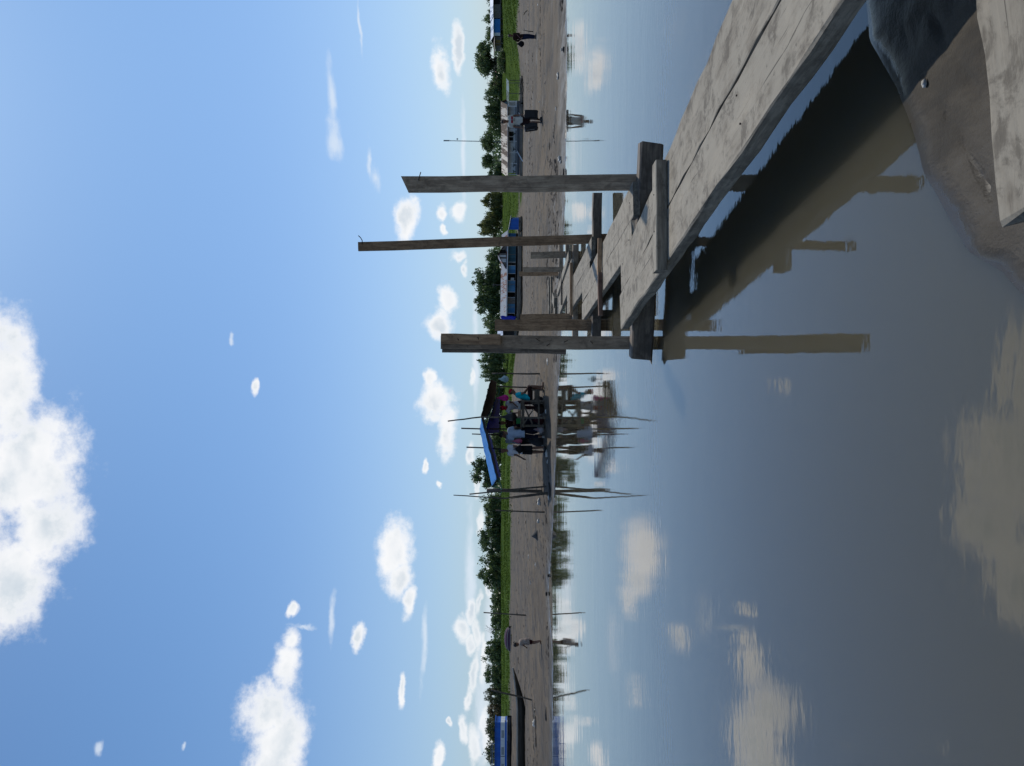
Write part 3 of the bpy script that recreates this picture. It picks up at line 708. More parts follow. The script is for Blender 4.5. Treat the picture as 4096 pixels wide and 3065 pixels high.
def suitcase(top, w, h, dp, tilt, label, flap):
    M = Matrix.Translation(top) @ Matrix.Rotation(R(tilt), 4, 'Y') @ Matrix.Rotation(R(flap), 4, 'Z')
    r = link('suitcase', None, None, M); tag(r, label, 'suitcase', 'suitcases carried by the man')
    b = MB(); n = 6; pts = []
    for (cx, cz, a0) in ((w/2-.06,-.07,0),(-w/2+.06,-.07,90),(-w/2+.06,-h+.02,180),(w/2-.06,-h+.02,270)):
        for i in range(n): a = R(a0+90*i/(n-1)); pts.append((cx+.06*math.cos(a), cz+.06*math.sin(a)))
    N = len(pts)
    for y, k in ((-dp/2,.93),(-dp/2+.03,1),(dp/2-.03,1),(dp/2,.93)):
        b.v += [(x*k, y, (z+h/2)*k-h/2) for x, z in pts]
    for i in range(3):
        for j in range(N): b.f.append((i*N+j, i*N+(j+1)%N, (i+1)*N+(j+1)%N, (i+1)*N+j)); b.m.append(0)
    b.f.append(tuple(range(N))); b.f.append(tuple(3*N+j for j in reversed(range(N)))); b.m += [0,0]
    b.build('shell', M_CASE, r)
    b = MB(); b.tube([(-.07,0,-.02),(-.06,0,.035),(.06,0,.035),(.07,0,-.02)], .011, 8); b.build('handle', M_CASE, r)
    b = MB(); b.box((0,-dp/2-.012,-h*.62), (w*.8,.03,h*.5)); b.build('front_pocket', M_CASE, r)
    for s in (1,-1):
        b = MB(); b.tube([(s*(w/2-.05),-.02,-h-.03),(s*(w/2-.05),.02,-h-.03)], .028, 10); b.build('wheel', SHOE, r)
    b = MB(); b.box((0,0,-h*.5), (w+.012,.018,h*.6)); b.build('side_trim', M_TRIM, r)
k = 1.72/1.70
def hand(p, q, J): return W[p.name] @ (J['wr'+q] + (J['wr'+q]-J['el'+q]).normalized()*.095)
h = hand(man,'L',J); suitcase(h-Vector((0,0,.035)), .38, .56, .22, 1, 'wide black suitcase in the hand on the right, with pale trim', 0)
h = hand(man,'R',J); suitcase(h-Vector((0,0,.035)), .30, .55, .24, -8, 'narrow tilted black suitcase with front pocket in the hand on the left', 25)

# man in a brown jacket farther along the mud
loc = at(2147, 148, 44.0); loc.z = gz(loc.x, loc.y)
J2 = pose(lean=4, hp=20, elR=(.30,-.02,1.14), wrR=(.27,.14,.97), elL=(-.28,-.06,1.15), wrL=(-.18,.12,1.05), knR=(.1,.06,.49), anR=(.09,.02,.09), knL=(-.1,.04,.49), anL=(-.1,-.06,.09))
pb = person('person in a dark brown jacket and jeans standing beyond the suitcases', loc, math.pi+.3, 1.60, J2, BROWNJ, JEANS, sleeve=1.85, leg=.97, hair='short', shoes=SHOE, hem=-.1)
b = MB(); b.tube([(-.17,.06,1.36),(-.02,.155,1.2),(.2,.12,1.02)], .016, 6); b.build('bag_strap', cloth('pink_strap', (0.33,0.16,0.15)), pb)
def soft_bag(name, label, cat, c, size, m, handle=True, seed=1, group=None, rz=0.0):
    rnd = random.Random(seed); M = Matrix.Translation(Vector(c)) @ Matrix.Rotation(rz, 4, 'Z')
    r = link(name, None, None, M); tag(r, label, cat, group)
    b = MB(); b.ball((0,0,-size[2]*.55), (size[0]/2,size[1]/2,size[2]/2), 14, 10)
    vs = []
    for v in b.v:
        f = (v[2]+size[2]*.05)/-size[2]
        t_ = .35+.65*min(1,max(0,f)*1.7)
        vs.append((v[0]*t_*(1+.25*noise.noise(Vector(v)*9+Vector((seed,0,0)))), v[1]*t_*(1+.3*noise.noise(Vector(v)*11)), v[2]+.04*size[2]*noise.noise(Vector(v)*13)))
    b.v = vs; b.build('sack', m, r, smooth=True)
    if handle:
        b = MB()
        for s in (-1,1): b.tube([(s*size[0]*.12,0,-size[2]*.12),(s*size[0]*.06,0,0),(0,0,size[2]*.12)], size[0]*.035, 6)
        b.build('handles', m, r)
    return r
soft_bag('shoulder_bag', 'bulky black bag at the hip of the person in the brown jacket', 'bag', at(2068, 176, 43.7), (.36,.26,.40), BLACK, seed=4)

# child bending over near the shore
loc = at(2160, 2567, 33.0); loc.z = gz(loc.x, loc.y)
J3 = pose(lean=12, pel=(0,-.02,.90), hp=26, elR=(.27,.12,1.12), wrR=(.20,.28,.98), elL=(-.27,.12,1.12), wrL=(-.20,.28,.98),
          knR=(.10,.09,.47), anR=(.10,.0,.085), knL=(-.10,.06,.47), anL=(-.10,-.08,.085))
person('child in a flowered shirt and dark shorts stooping on the wet mud', loc, R(72), 1.12, J3, FLORAL, MAROON, sleeve=.75, leg=.36, hair='tail', hem=-.16, bulk=1.5, headk=1.55)

# ---------------------------------------------------------------- market shelter on the mud
TARP = mat('blue_tarp', (0.02,0.17,0.62), (0.012,0.11,0.45), 2.0, 0.45, 0.3, 6, stretch=(1,3,1), vary=0, trans=0.35)
TARPL = mat('light_blue_tarp', (0.05,0.30,0.72), (0.03,0.22,0.62), 2.0, 0.4, 0.3, 6, stretch=(1,4,1), vary=0, trans=0.3)
TARPD = mat('deep_blue_tarp', (0.012,0.05,0.33), (0.008,0.035,0.22), 2.0, 0.5, 0.3, 6, vary=0, trans=0.4)
AWN = mat('black_awning', (0.02,0.016,0.014), (0.035,0.027,0.022), 3, 0.6, 0.4, 8, vary=0)
CORD = mat('cord', (0.12,0.35,0.26), None, 3, 0.8, vary=0)
def tarp(name, label, corners, m, sag=.12, n=(10,18), thick=.006, hem=None, hem_m=None, seed=0):
    """corners: front-right, front-left, back-right, back-left"""
    fr, fl, br, bl = [Vector(c) for c in corners]
    g = []
    for i in range(n[0]+1):
        u = i/n[0]; row = []
        for j in range(n[1]+1):
            v = j/n[1]; p = fr.lerp(fl, v).lerp(br.lerp(bl, v), u)
            p.z -= sag*4*u*(1-u)*(.4+.6*math.sin(math.pi*v)) + .03*noise.noise(Vector((u*5+seed, v*9, 2)))
            p.z += .006*math.sin(v*38+u*5)*(1-u*.4)
            row.append(p)
        g.append(row)
    base = (fr+fl+br+bl)/4; base.z = 0
    r = thing(name, base, 0, label, 'tarpaulin'); I = Matrix.Identity(4)
    b = MB(); b.sheet(g, thick); b.build('sheet', m, r, I, smooth=True)
    global LASTTARP; LASTTARP = r
    if hem:
        b = MB(); b.sheet([g[0], [p-Vector((0,.02,hem*(.75+.5*noise.noise(Vector((p.x*2,1,1)))))) for p in g[0]]], 0); b.build('hanging_hem', hem_m, r, I)
    return r
tarp('blue_tarpaulin', 'light blue tarpaulin roof sloping down to the left over the shelter',
     (at(1924,1668,28.3), at(1986,1915,28.3), at(1918,1716,30.6), at(1967,1944,30.6)), TARPL, .05, hem=.13, hem_m=AWN, seed=3)
tarp('blue_tarpaulin', 'deep blue tarpaulin sagging behind, over the people at the table',
     (at(1985,1589,29.6), at(1936,1736,29.6), at(1998,1600,32.5), at(1996,1730,32.5)), TARPD, .10, seed=5)
tarp('blue_tarpaulin', 'bright blue tarpaulin strip showing under the edge of the left roof',
     (at(1946,1735,29.9), at(1993,1915,29.9), at(1958,1735,32), at(2002,1905,32)), TARP, .05, seed=8)
for (p0, p1) in (((1973,1944),(2010,1966)),((1990,1915),(2005,1972)),((1985,1589),(1992,1547))):
    a, b_ = at(*p0,30.0), at(*p1,30.0); b = MB(); b.tube([a.lerp(b_,k/6)-Vector((0,0,.08*math.sin(math.pi*k/6))) for k in range(7)], .012, 5)
    b.build('tie_cord', CORD, LASTTARP, Matrix.Identity(4))
tarp('black_awning', 'black plastic awning sloping down to the right of the shelter',
     (at(1923,1665,28.2), at(1962,1519,28.4), at(1945,1682,30.6), at(1984,1532,30.6)), AWN, .22, seed=9)
stk(2166,1672,1791,1686,28.05,.042,.022,'crooked front pole rising through the ridge of the shelter', mid=(1922,1668))
stk(2140,1722,1845,1713,30.2,.032,.026,'second tall pole sticking up above the blue roof')
stk(2140,1745,1888,1736,30.7,.028,.024,'short pole tip at the top of the blue roof')
stk(2138,1805,1866,1789,30.7,.03,.026,'pole sticking up from the left half of the blue roof')
def hung(name, label, x, y, d, size, m, seed): return soft_bag(name, label, 'bag', at(x,y,d), size, m, seed=seed)
hung('plastic_bag', 'pink plastic bag hanging below the awning', 1992,1592,29.2,(.28,.12,.40), mat('pink_plastic',(0.85,0.05,0.45),(0.75,0.04,0.38),6,0.4,vary=0,trans=.5), 2)
hung('plastic_bag', 'pale blue-white plastic bag with dark print hanging by the right stake', 1998,1517,30.2,(.30,.12,.36), mat('white_plastic',(0.55,0.70,0.74),(0.25,0.38,0.42),7,0.4,vary=0,trans=.3), 3)
hung('plastic_bag', 'black bag hanging from the crooked front pole', 2008,1668,27.9,(.34,.2,.52), mat('black_plastic',(0.012,0.012,0.013),None,7,0.3,vary=0), 5)

GZ = gz(-1.6, 29.3)
def table():
    r = thing('market_table', (-1.15, 29.0, GZ), 0, 'rough wooden market table with braced legs under the shelter', 'table')
    x0, x1, y0, y1, h = -.52, .52, -.32, .38, .86
    for i in range(4): 
        b = MB(); b.box((0, y0+(i+.5)*(y1-y0)/4, h), (x1-x0+.06*random.uniform(-1,1), (y1-y0)/4-.012, .035)); b.build('tabletop_board', M_STAKE, r)
    for sx in (x0+.05, x1-.05):
        for sy in (y0+.05, y1-.05):
            b = MB(); b.box((sx, sy, h/2-.02), (.06,.06,h-.02)); b.build('leg', M_STAKE, r)
    for sy in (y0+.02, y1-.02):
        b = MB(); b.box((0, sy, .19), (x1-x0,.03,.06)); b.build('rail', M_STAKE, r); b = MB(); b.box((0, sy-.02, h-.08), (x1-x0,.025,.10)); b.build('apron', M_STAKE, r)
    b = MB(); b.bar((x1-.08,y0-.02,h-.05), (x0+.1,y0-.02,.42), .025, .06, (0,0,1)); b.build('brace', M_STAKE, r)
    b = MB(); b.bar((x0+.06,y0-.02,h-.05), (x1-.4,y0-.02,.42), .025, .05, (0,0,1)); b.build('brace', M_STAKE, r)
table()
def bench():
    r = thing('wooden_bench', (-.52, 29.0, gz(-.5,29)), 0, 'low board bench the person in turquoise sits on', 'bench')
    b = MB(); b.box((0,0,.43), (.62,.34,.04)); b.build('seat', M_STAKE, r)
    for s in (-.25,.25): b = MB(); b.box((s,0,.205), (.05,.30,.41)); b.build('leg', M_STAKE, r)
    b = MB(); b.box((0,-.13,.25), (.45,.03,.2)); b.build('apron', M_STAKE, r)
bench()
for (x, z, c, nm, lab, sz) in ((-1.42,.885,(0.03,0.16,0.05),'crate','green crate on the market table',(.26,.26,.16)),(-1.15,.885,(0.35,0.2,0.12),'produce_box','tan box on the market table',(.2,.24,.10)),(-.9,.885,(0.4,0.4,0.38),'parcel','pale parcel on the market table',(.22,.2,.09))):
    r = thing(nm, (x, 29.0, GZ+z-.005), .1, lab, 'box'); m = cloth(nm+'_mat', c)
    for (c_, s_, pn) in (((0,0,.01),(sz[0],sz[1],.02),'base'),((0,-sz[1]/2,sz[2]/2),(sz[0],.015,sz[2]),'side'),((0,sz[1]/2,sz[2]/2),(sz[0],.015,sz[2]),'side'),((-sz[0]/2,0,sz[2]/2),(.015,sz[1]-.02,sz[2]),'side'),((sz[0]/2,0,sz[2]/2),(.015,sz[1]-.02,sz[2]),'side')):
        b = MB(); b.box(c_, s_); b.build(pn, m, r)
for i, (x, y, z, sz, c, lab) in enumerate(((-1.0,29.05,.40,(.4,.34,.42),(0.05,0.035,0.03),'dark sack added to deepen the shade under the right half of the table'),(-1.42,29.1,.38,(.36,.34,.40),(0.07,0.02,0.025),'maroon sack added to deepen the shade under the left half of the table'),
        (-.75,29.7,.52,(.5,.4,.56),(0.03,0.03,0.035),'black sack added to darken the space behind the bench'),(-2.25,29.9,.6,(.55,.4,.62),(0.05,0.05,0.055),'large grey sack added to darken the gap behind the two people on the left'),(-1.75,30.4,1.3,(.6,.3,1.3),(0.012,0.014,0.03),'navy garment bundle hanging at the back of the shelter'))):
    soft_bag('dark_filler_goods', lab, 'sack', Vector((x,y,GZ+z)), sz, cloth('sack_%d' % i, c), seed=20+i)  # sacks added to darken the shelter's shaded inside; the hanging garment is real
def prod(x, y, d, ry, H, label, J, *a, **kw):
    loc = at(2160, y, d); loc.z = gz(loc.x, loc.y); return person(label, loc, ry, H, J, *a, **kw)
J4 = pose(lean=3, hp=10, hy=-25, elR=(.26,.03,1.13), wrR=(.20,.20,1.0), elL=(-.24,.0,1.12), wrL=(-.22,.14,.92), anR=(.14,-.02,.09), knR=(.13,.02,.49), anL=(-.12,-.02,.09), knL=(-.12,.02,.49))
prod(2160,1735,29.0,R(-8),1.64,'man in a pale blue shirt and navy trousers with his back turned',J4,LBLUE,NAVY,sleeve=.7,leg=.80,hair='short',hem=-.14,shoes=SANDAL)
J5 = pose(lean=2, hp=4, hy=25, hs=4, elR=(.25,-.02,1.12), wrR=(.31,.10,.90), elL=(-.2,.05,1.12), wrL=(-.08,.19,1.05))
wm = prod(2157,1800,28.8,R(150),1.70,'person in a white T-shirt with a black hip bag at the left of the group',J5,WHITE,BLACK,sleeve=.6,leg=.46,hair='short',hem=-.03,shoes=SHOE)
J6 = pose(lean=14, hp=12, side=8)
prod(2157,1762,30.0,R(-30),1.70,'person in a grey shirt half hidden behind the white T-shirt',J6,GREYS,BLACK,sleeve=.6,leg=.95,hair='short',shoes=SHOE)
J7 = pose(lean=34, pel=(0,-.05,.92), hp=22, elR=(.22,.42,1.13), wrR=(.16,.58,.98), elL=(-.22,.40,1.14), wrL=(-.12,.58,.98))
prod(2155,1622,30.0,R(168),1.70,'man in a red cap leaning over the market table',J7,WHITE,MAROON,sleeve=.55,leg=.9,cap=(REDC,False),shoes=SHOE)
J8 = pose(lean=8, hp=8, elR=(.22,.1,1.14), wrR=(.02,.26,1.13), elL=(-.22,.1,1.14), wrL=(-.02,.24,1.08))
prod(2155,1690,31.2,R(170),1.62,'person with folded arms standing behind the market table',J8,MAROON,NAVY,sleeve=.5,leg=.95,hair='long',shoes=SHOE)
J9 = pose(lean=16, pel=(0,0,.545), hp=8, hy=-10, elR=(.24,.16,.76), wrR=(.14,.36,.62), elL=(-.24,.16,.76), wrL=(-.14,.36,.62), hipR=(.09,.02,.52), hipL=(-.09,.02,.52),
          knR=(.12,.42,.54), knL=(-.10,.40,.50), anR=(.10,.42,.09), anL=(-.1,.34,.09))
loc = Vector((-.56, 28.95, gz(-.5,28.9))); person('seated person in a turquoise shirt and red cap at the right of the table', loc, R(-82), 1.68, J9, TURQ, DKSHORT, sleeve=.6, leg=.5, cap=(REDC,True), hem=-.02)
soft_bag('hip_bag', 'black hip bag with a white printed patch at the waist of the white T-shirt', 'bag', at(2058,1797,28.55), (.34,.16,.32), BLACK, seed=7)
soft_bag('plastic_bag', 'pink plastic bag carried between the two standing people', 'bag', at(2052,1765,28.8), (.2,.12,.34), mat('pink_bag',(0.55,0.14,0.24),(0.4,0.08,0.15),8,0.5,vary=0,trans=.2), seed=9)
soft_bag('plastic_bag', 'grey plastic bag on the ground beside the table', 'bag', Vector((-1.75,28.8,GZ+.34)), (.28,.22,.36), mat('grey_plastic',(0.3,0.3,0.31),(0.2,0.1,0.1),6,0.5,vary=0), seed=12)

# ---------------------------------------------------------------- litter, stones, clods
LIT = mat('dirty_white_plastic', (0.58,0.56,0.52), (0.36,0.34,0.3), 12, 0.5, vary=0.1)
def lump(name, label, cat, x, y, d, size, m, seed, group=None, rz=0.0):
    p = at(x, y, d); p.z = gz(p.x, p.y)
    b = MB(); b.ball((0,0,size[2]*.3), (size[0]/2, size[1]/2, size[2]/2), 12, 8)
    b.v = [tuple(Vector(v)*(1+.55*noise.noise(Vector(v)*(1.3/max(size))*3+Vector((seed*3.1,0,0))))) for v in b.v]
    return tag(b.build(name, m, None, Matrix.Translation(p) @ Matrix.Rotation(rz,4,'Z'), smooth=True), label, cat, group, 'thing')
lits = [(2171,1817,28.3,(.33,.2,.11),'largest white plastic bag lying in front of the shelter'),(2170,1846,28.3,(.2,.1,.05),'small white scrap left of the largest bag'),
    (2130,2008,33,(.34,.2,.16),'crumpled white bag on the mud beside the crossed poles'),(2122,2084,34,(.22,.16,.14),'white bag on the mud left of the lone stake'),
    (2171,1647,28.0,(.2,.12,.07),'white scrap on the mud in front of the table legs'),(2169,1447,27,(.24,.1,.06),'flat white scrap right of the shelter near the water'),
    (2207,636,21.0,(.16,.12,.09),'white lump at the water edge left of the suitcases'),(2210,648,20.8,(.1,.08,.06),'smaller white lump beside the one at the water edge'),
    (2196,435,22.5,(.10,.06,.05),'white scrap on the mud below the suitcases'),(2208,302,21.5,(.2,.08,.07),'torn pale scrap on the wet mud right of the suitcases'),
    (2143,408,36,(.12,.06,.08),'tiny white scrap on the mud right of the suitcase man'),(2166,1990,28.3,(.26,.1,.06),'pale scrap in the shallow mud below the crossed poles'),
    (2131,2892,40,(.5,.3,.16),'white sack on the mud below the canoe'),(2135,2260,38,(.2,.1,.07),'white scrap far left on the open mud'),(2102,2225,52,(.3,.1,.08),'white scrap beyond the dark sack'),
    (2110,2330,48,(.35,.1,.06),'pale flattened scrap on the middle of the mud'),(2145,20,40,(.14,.1,.09),'white scrap on the mud at the far right'),(2212,199,20.3,(.08,.06,.05),'white pebble on the wet mud at the right')]
for i, (x, y, d, s, l) in enumerate(lits): lump('litter', l, 'litter', x, y, d, s, LIT, i+1, 'white litter on the mud', random.uniform(-.5,.5))
DKS = mat('dark_sack', (0.05,0.05,0.048), (0.09,0.085,0.08), 6, 0.7, 0.3)
def sack():
    p = at(2139, 2142, 36); p.z = gz(p.x, p.y)
    b = MB(); b.tube([(0,0,-.05),(.0,0,.0),(.01,0,.14),(-.03,0,.26),(-.02,0,.31)], [.26,.27,.17,.06,.02], 10, ry=[.2,.2,.14,.05,.02])
    tag(b.build('mud_mound', DKS, None, Matrix.Translation(p), smooth=True), 'dark pointed heap standing alone on the mud', 'heap')
sack()
STN = mat('dark_stone', (0.03,0.027,0.024), (0.05,0.045,0.04), 9, 0.6, 0.3)
for i, (x, y, d, s, l) in enumerate([(2230,198,19.6,(.16,.1,.07),'dark stone at the water edge below the brown jacket'),(2185,1963,27.6,(.55,.14,.10),'dark chunk of wood at the water edge below the crossed poles'),
    (2190,2376,31.5,(.16,.12,.1),'dark stone at the tip of the small inlet'),(2176,2302,30,(.14,.1,.08),'dark stone on the wet mud near the inlet'),(2168,2860,30,(.5,.16,.09),'long dark chunk on the wet mud at the far left'),
    (2255,688,19.9,(.18,.1,.06),'dark stone at the water edge beside the bridge post'),(2122,2960,38,(.2,.15,.12),'dark stone at the left edge of the mud')]):
    lump('stone', l, 'stone', x, y, d, s, STN, i+40, 'dark stones on the mud')
lump('pebble', 'small white pebble on the near dark mud', 'pebble', 3660, 336, 2.22, (.024,.017,.014), LIT, 77)
def clods():
    b = MB(); rnd = random.Random(5)
    t8 = [(1,0,0),(-1,0,0),(0,1,0),(0,-1,0),(0,0,1),(0,0,-1)]; f8 = [(0,2,4),(2,1,4),(1,3,4),(3,0,4),(2,0,5),(1,2,5),(3,1,5),(0,3,5)]
    n = 0
    while n < 2600:
        d = 19+ (rnd.random()**1.5)*75; x = rnd.uniform(-.56,.56)*d; s = d-np.interp(x, SHX, SHY)
        if s < 1.5: continue
        if noise.noise(Vector((x*.12, d*.35, 7))) + .2*rnd.random() < .24: continue
        z = gz(x, d); r = rnd.uniform(.014,.045)*(1+d/70)
        b.add([(x+v[0]*r*rnd.uniform(.9,3.6), d+v[1]*r*rnd.uniform(.7,1.3), z+v[2]*r*rnd.uniform(.4,.9)) for v in t8], f8); n += 1
    tag(b.build('mud_clods', mat('mud_clod', (0.07,0.058,0.048), (0.12,0.10,0.083), 2, 0.85, vary=0)), 'small dark clods and bits scattered over the mud flat', 'clods', kind='stuff')
clods()

# ---------------------------------------------------------------- boats
M_HULL = mat('old_hull', (0.075,0.066,0.058), (0.038,0.034,0.03), 1.5, 0.75, 0.3, 8, stretch=(.6,3,3)); M_GUN = mat('worn_gunwale', (0.45,0.42,0.37), (0.28,0.255,0.22), 3, 0.8, stretch=(.5,3,3))
def canoe():
    p = at(2092, 2673, 66); L = 13.5; p.z = gz(-30, 67)-.05
    M = Matrix.Translation(p) @ Matrix.Rotation(R(180+4), 4, 'Z')
    r = link('dugout_canoe', None, None, M); tag(r, 'very long dark wooden canoe stranded on the mud at the left', 'canoe')
    n = 24; out, inn, rim = [], [], []
    for i in range(n+1):
        u = i/n; x = u*L; w = .62*min(1, (u*4.2)**.7)*min(1, ((1-u)*7)**.6+.05)+.02; top = .66+.40*max(0,1-u*4.2)**1.3+.12*max(0,(u-.85)*6)
        bot = 1.0*max(0,1-u*3.9)**1.35
        so = [Vector((x+(-.0), -w, top)), Vector((x, -w*.92, bot+(top-bot)*.55)), Vector((x, -w*.62, bot+.06)), Vector((x,0,bot)), Vector((x, w*.62, bot+.06)), Vector((x, w*.92, bot+(top-bot)*.55)), Vector((x, w, top))]
        out.append(so)
    b = MB(); b.sheet(out, 0); inn = [[Vector((q.x, q.y*.9, max(q.z+.05 if k in (1,2,3,4,5) else q.z, 0))) for k, q in enumerate(row)] for row in out]
    b.sheet(inn, 0); b.build('hull', M_HULL, r, smooth=True)
    for k in (0, 6):
        b = MB(); b.tube([row[k]+Vector((0,0,.02)) for row in out], .08, 6); b.build('gunwale', M_GUN, r)
    b = MB(); b.tube([row[0]+Vector((0,-.03*(1 if row[0].y<0 else -1),-.16)) for row in out[1:-1]], .02, 6); b.build('rubbing_strake', M_GUN, r)
    for i in (5,10,15,20):
        b = MB(); q = out[i]; b.box((q[0].x, 0, q[0].z-.1), (.22, abs(q[0].y)*1.8, .04)); b.build('thwart', M_GUN, r)
canoe()
def upturned():
    p = at(2044, 2555, 106); p.z = gz(p.x, p.y)+.1
    r = thing('overturned_boat', p, R(-14), 'purple overturned boat lying at the edge of the grass', 'boat')
    m = mat('purple_paint', (0.10,0.045,0.085), (0.075,0.035,0.06), 2, 0.6); L = 3.6; rows = []
    for i in range(13):
        u = i/12; x = (u-.5)*L; w = .62*math.sin(math.pi*(.1+.82*u))**.6; h = .85*(.35+.65*math.sin(math.pi*u)**.5)
        rows.append([Vector((x, w*math.cos(a), h*max(0,math.sin(a))**.7)) for a in [math.pi*k/8 for k in range(9)]])
    b = MB(); b.sheet(rows, 0); b.build('hull', m, r, smooth=True)
    b = MB(); b.tube([row[4]+Vector((0,0,.03)) for row in rows], .045, 6); b.build('keel', M_GUN, r)
    for k in (0, 8): b = MB(); b.tube([row[k]+Vector((0,0,.03)) for row in rows], .05, 6); b.build('gunwale', M_GUN, r)
    b = MB(); b.tube([row[2+5]+Vector((0,-.03,.03)) for row in rows], .035, 6); b.build('stripe', LIT, r)
upturned()
PBLUE = mat('boat_blue', (0.02,0.15,0.60), (0.014,0.10,0.46), 1.2, 0.5, stretch=(1,1,.4), vary=0.05); PWHITE = mat('boat_white', (0.72,0.75,0.76), (0.55,0.58,0.6), 1.2, 0.6, stretch=(1,1,.4)); STEEL = mat('steel_rail', (0.35,0.37,0.38), None, 3, 0.5, metal=.3)
def riverboat():
    a = at(2040, 2890, 96); a.z = gz(a.x, a.y)
    r = thing('river_boat', a, R(8), 'blue and white river boat aground at the left edge of the bank', 'boat')
    L = 11.0; D = 2.6
    def band(name, m, z0, z1, out=0.0):
        b = MB(); b.box((-L/2, D/2, (z0+z1)/2), (L+2*out, D+2*out, z1-z0)); return b.build(name, m, r)
    b = MB(); rows = []
    for i in range(9):
        u = i/8; x = .35-u*(L+.5); w = (D/2+.12)*min(1,(u*5+.15)**.6)
        rows.append([Vector((x, D/2-w, .62)), Vector((x, D/2-w*.85, .22)), Vector((x, D/2-w*.4, 0)), Vector((x, D/2+w*.4, 0)), Vector((x, D/2+w*.85, .22)), Vector((x, D/2+w, .62)), Vector((x, D/2-w, .62))])
    b.sheet(rows, 0); b.build('hull', mat('boat_hull', (0.045,0.045,0.055), (0.1,0.1,0.11), 1, 0.7), r)
    band('sheer_plank', PWHITE, .58, .66, .06); band('lower_band', PBLUE, .66, .88); band('cabin_side', PWHITE, .88, 1.42, -.003); band('upper_band', PBLUE, 1.42, 2.06); band('roof', PBLUE, 2.06, 2.14, .12)
    for i in range(5):
        b = MB(); b.box((-1.4-i*2.0, -.004, 1.16), (.9,.03,.34)); b.build('window', mat('cabin_window', (0.28,0.31,0.33), (0.36,0.40,0.42), 2, 0.3), r)
    b = MB(); b.box((-4.05, -.02, 1.15), (.05,.04,.5)); b.build('door_edge', STN, r)
    for y in (.25,):
        for z in (2.42, 2.62): b = MB(); b.tube([(-2.6,y,z),(-L,y,z)], .04, 6); b.build('rail', STEEL, r)
        for i in range(10): b = MB(); b.tube([(-2.6-i*.9,y,2.12),(-2.6-i*.9,y,2.64)], .035, 6); b.build('rail_post', STEEL, r)
    b = MB(); b.tube([(-.15,.3,.66),(-.15,.3,.95),(.15,.3,.80)], .06, 6); b.build('mooring_bitt', STN, r)
riverboat()
def drift_canoe():
    for (x0,y0,x1,y1,d,lab) in ((2118,2870,2117,2985,38,'broken dark plank half sunk in the mud below the canoe'),(2112,2835,2122,2900,39,'pale driftwood board beside the broken plank')):
        a, b = at(x0,y0,d), at(x1,y1,d); a.z = gz(a.x,a.y)+.06; b.z = gz(b.x,b.y)+.03
        tag(timber('driftwood', a, b, .22, .06, M_BEAM if 'dark' in lab else M_PLANK, None, ragged=.12, jit=.02), lab, 'driftwood')
drift_canoe()

# ---------------------------------------------------------------- houses
def roofmat(name, zinc, rust, amt):
    m = bpy.data.materials.new(name); m.use_nodes = True; t = NT(m.node_tree); b = t.n['Principled BSDF']
    tc = t.new('ShaderNodeTexCoord'); oi = t.new('ShaderNodeObjectInfo')
    off = t.vec('SCALE', (31.1, 17.7, 3.3)); t.l.new(oi.outputs['Random'], off.node.inputs['Scale'])
    v = t.mapping(tc.outputs['Object'], (2.2,.35,.35), off)
    n = t.noise(v, 1.3, 6, 0.65)
    k = t.math('ADD', n, t.math('MULTIPLY', t.math('SUBTRACT', oi.outputs['Random'], 0.5), 0.28))
    f = t.smooth(k, 0.62-amt*.3, 0.70-amt*.3)
    t.put(b.inputs['Base Color'], t.mix(f, c4(zinc), c4(rust))); b.inputs['Metallic'].default_value = 0.15
    t.put(b.inputs['Roughness'], t.math('MULTIPLY_ADD', f, .4, .45)); MATS[name] = m; return m
R_RUST = roofmat('rusty_roof', (0.22,0.205,0.185), (0.10,0.07,0.052), .65); R_STREAK = roofmat('streaked_roof', (0.21,0.235,0.27), (0.17,0.075,0.055), .35)
R_BLUE = roofmat('pale_blue_roof', (0.24,0.32,0.46), (0.22,0.29,0.41), .3); R_GREEN = roofmat('green_roof', (0.03,0.075,0.07), (0.025,0.06,0.055), .3); R_RED = roofmat('red_roof', (0.42,0.16,0.15), (0.36,0.12,0.11), .4); R_DARK = roofmat('dark_roof', (0.06,0.055,0.05), (0.03,0.028,0.026), .5)
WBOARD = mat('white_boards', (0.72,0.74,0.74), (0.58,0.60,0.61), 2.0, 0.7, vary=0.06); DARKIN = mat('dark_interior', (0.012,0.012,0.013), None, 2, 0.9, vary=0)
SKIRT = mat('grey_skirt', (0.10,0.11,0.13), (0.075,0.08,0.09), 2, 0.8); TEAL = mat('teal_gable', (0.045,0.10,0.12), (0.035,0.08,0.095), 2, 0.7)
LOG = mat('balsa_log', (0.27,0.225,0.175), (0.13,0.105,0.08), 1.6, 0.85, 0.4, 6, stretch=(.35,2,2)); HBLUE = mat('house_blue', (0.05,0.18,0.37), (0.035,0.12,0.26), 1.0, 0.75, stretch=(2,2,.4)); HBLUE2 = mat('house_blue_light', (0.10,0.28,0.47), (0.07,0.20,0.36), 1.0, 0.75, stretch=(2,2,.4))
HTEAL = mat('house_teal', (0.05,0.13,0.17), (0.035,0.09,0.12), 1, .75, stretch=(2,2,.4)); GWOOD = mat('grey_boards', (0.19,0.175,0.16), (0.12,0.11,0.10), 2, .8, stretch=(2,2,.5)); BRIGHTB = mat('bright_blue_wall', (0.02,0.17,0.48), (0.015,0.14,0.42), 1, .6)
OCHRE = mat('ochre_wall', (0.22,0.15,0.05), None, 2, .8)
def bx(r, name, m, x0, x1, y0, y1, z0, z1):
    b = MB(); b.box(((x0+x1)/2,(y0+y1)/2,(z0+z1)/2), (abs(x1-x0),abs(y1-y0),abs(z1-z0))); return b.build(name, m, r)
SHEETS = {}
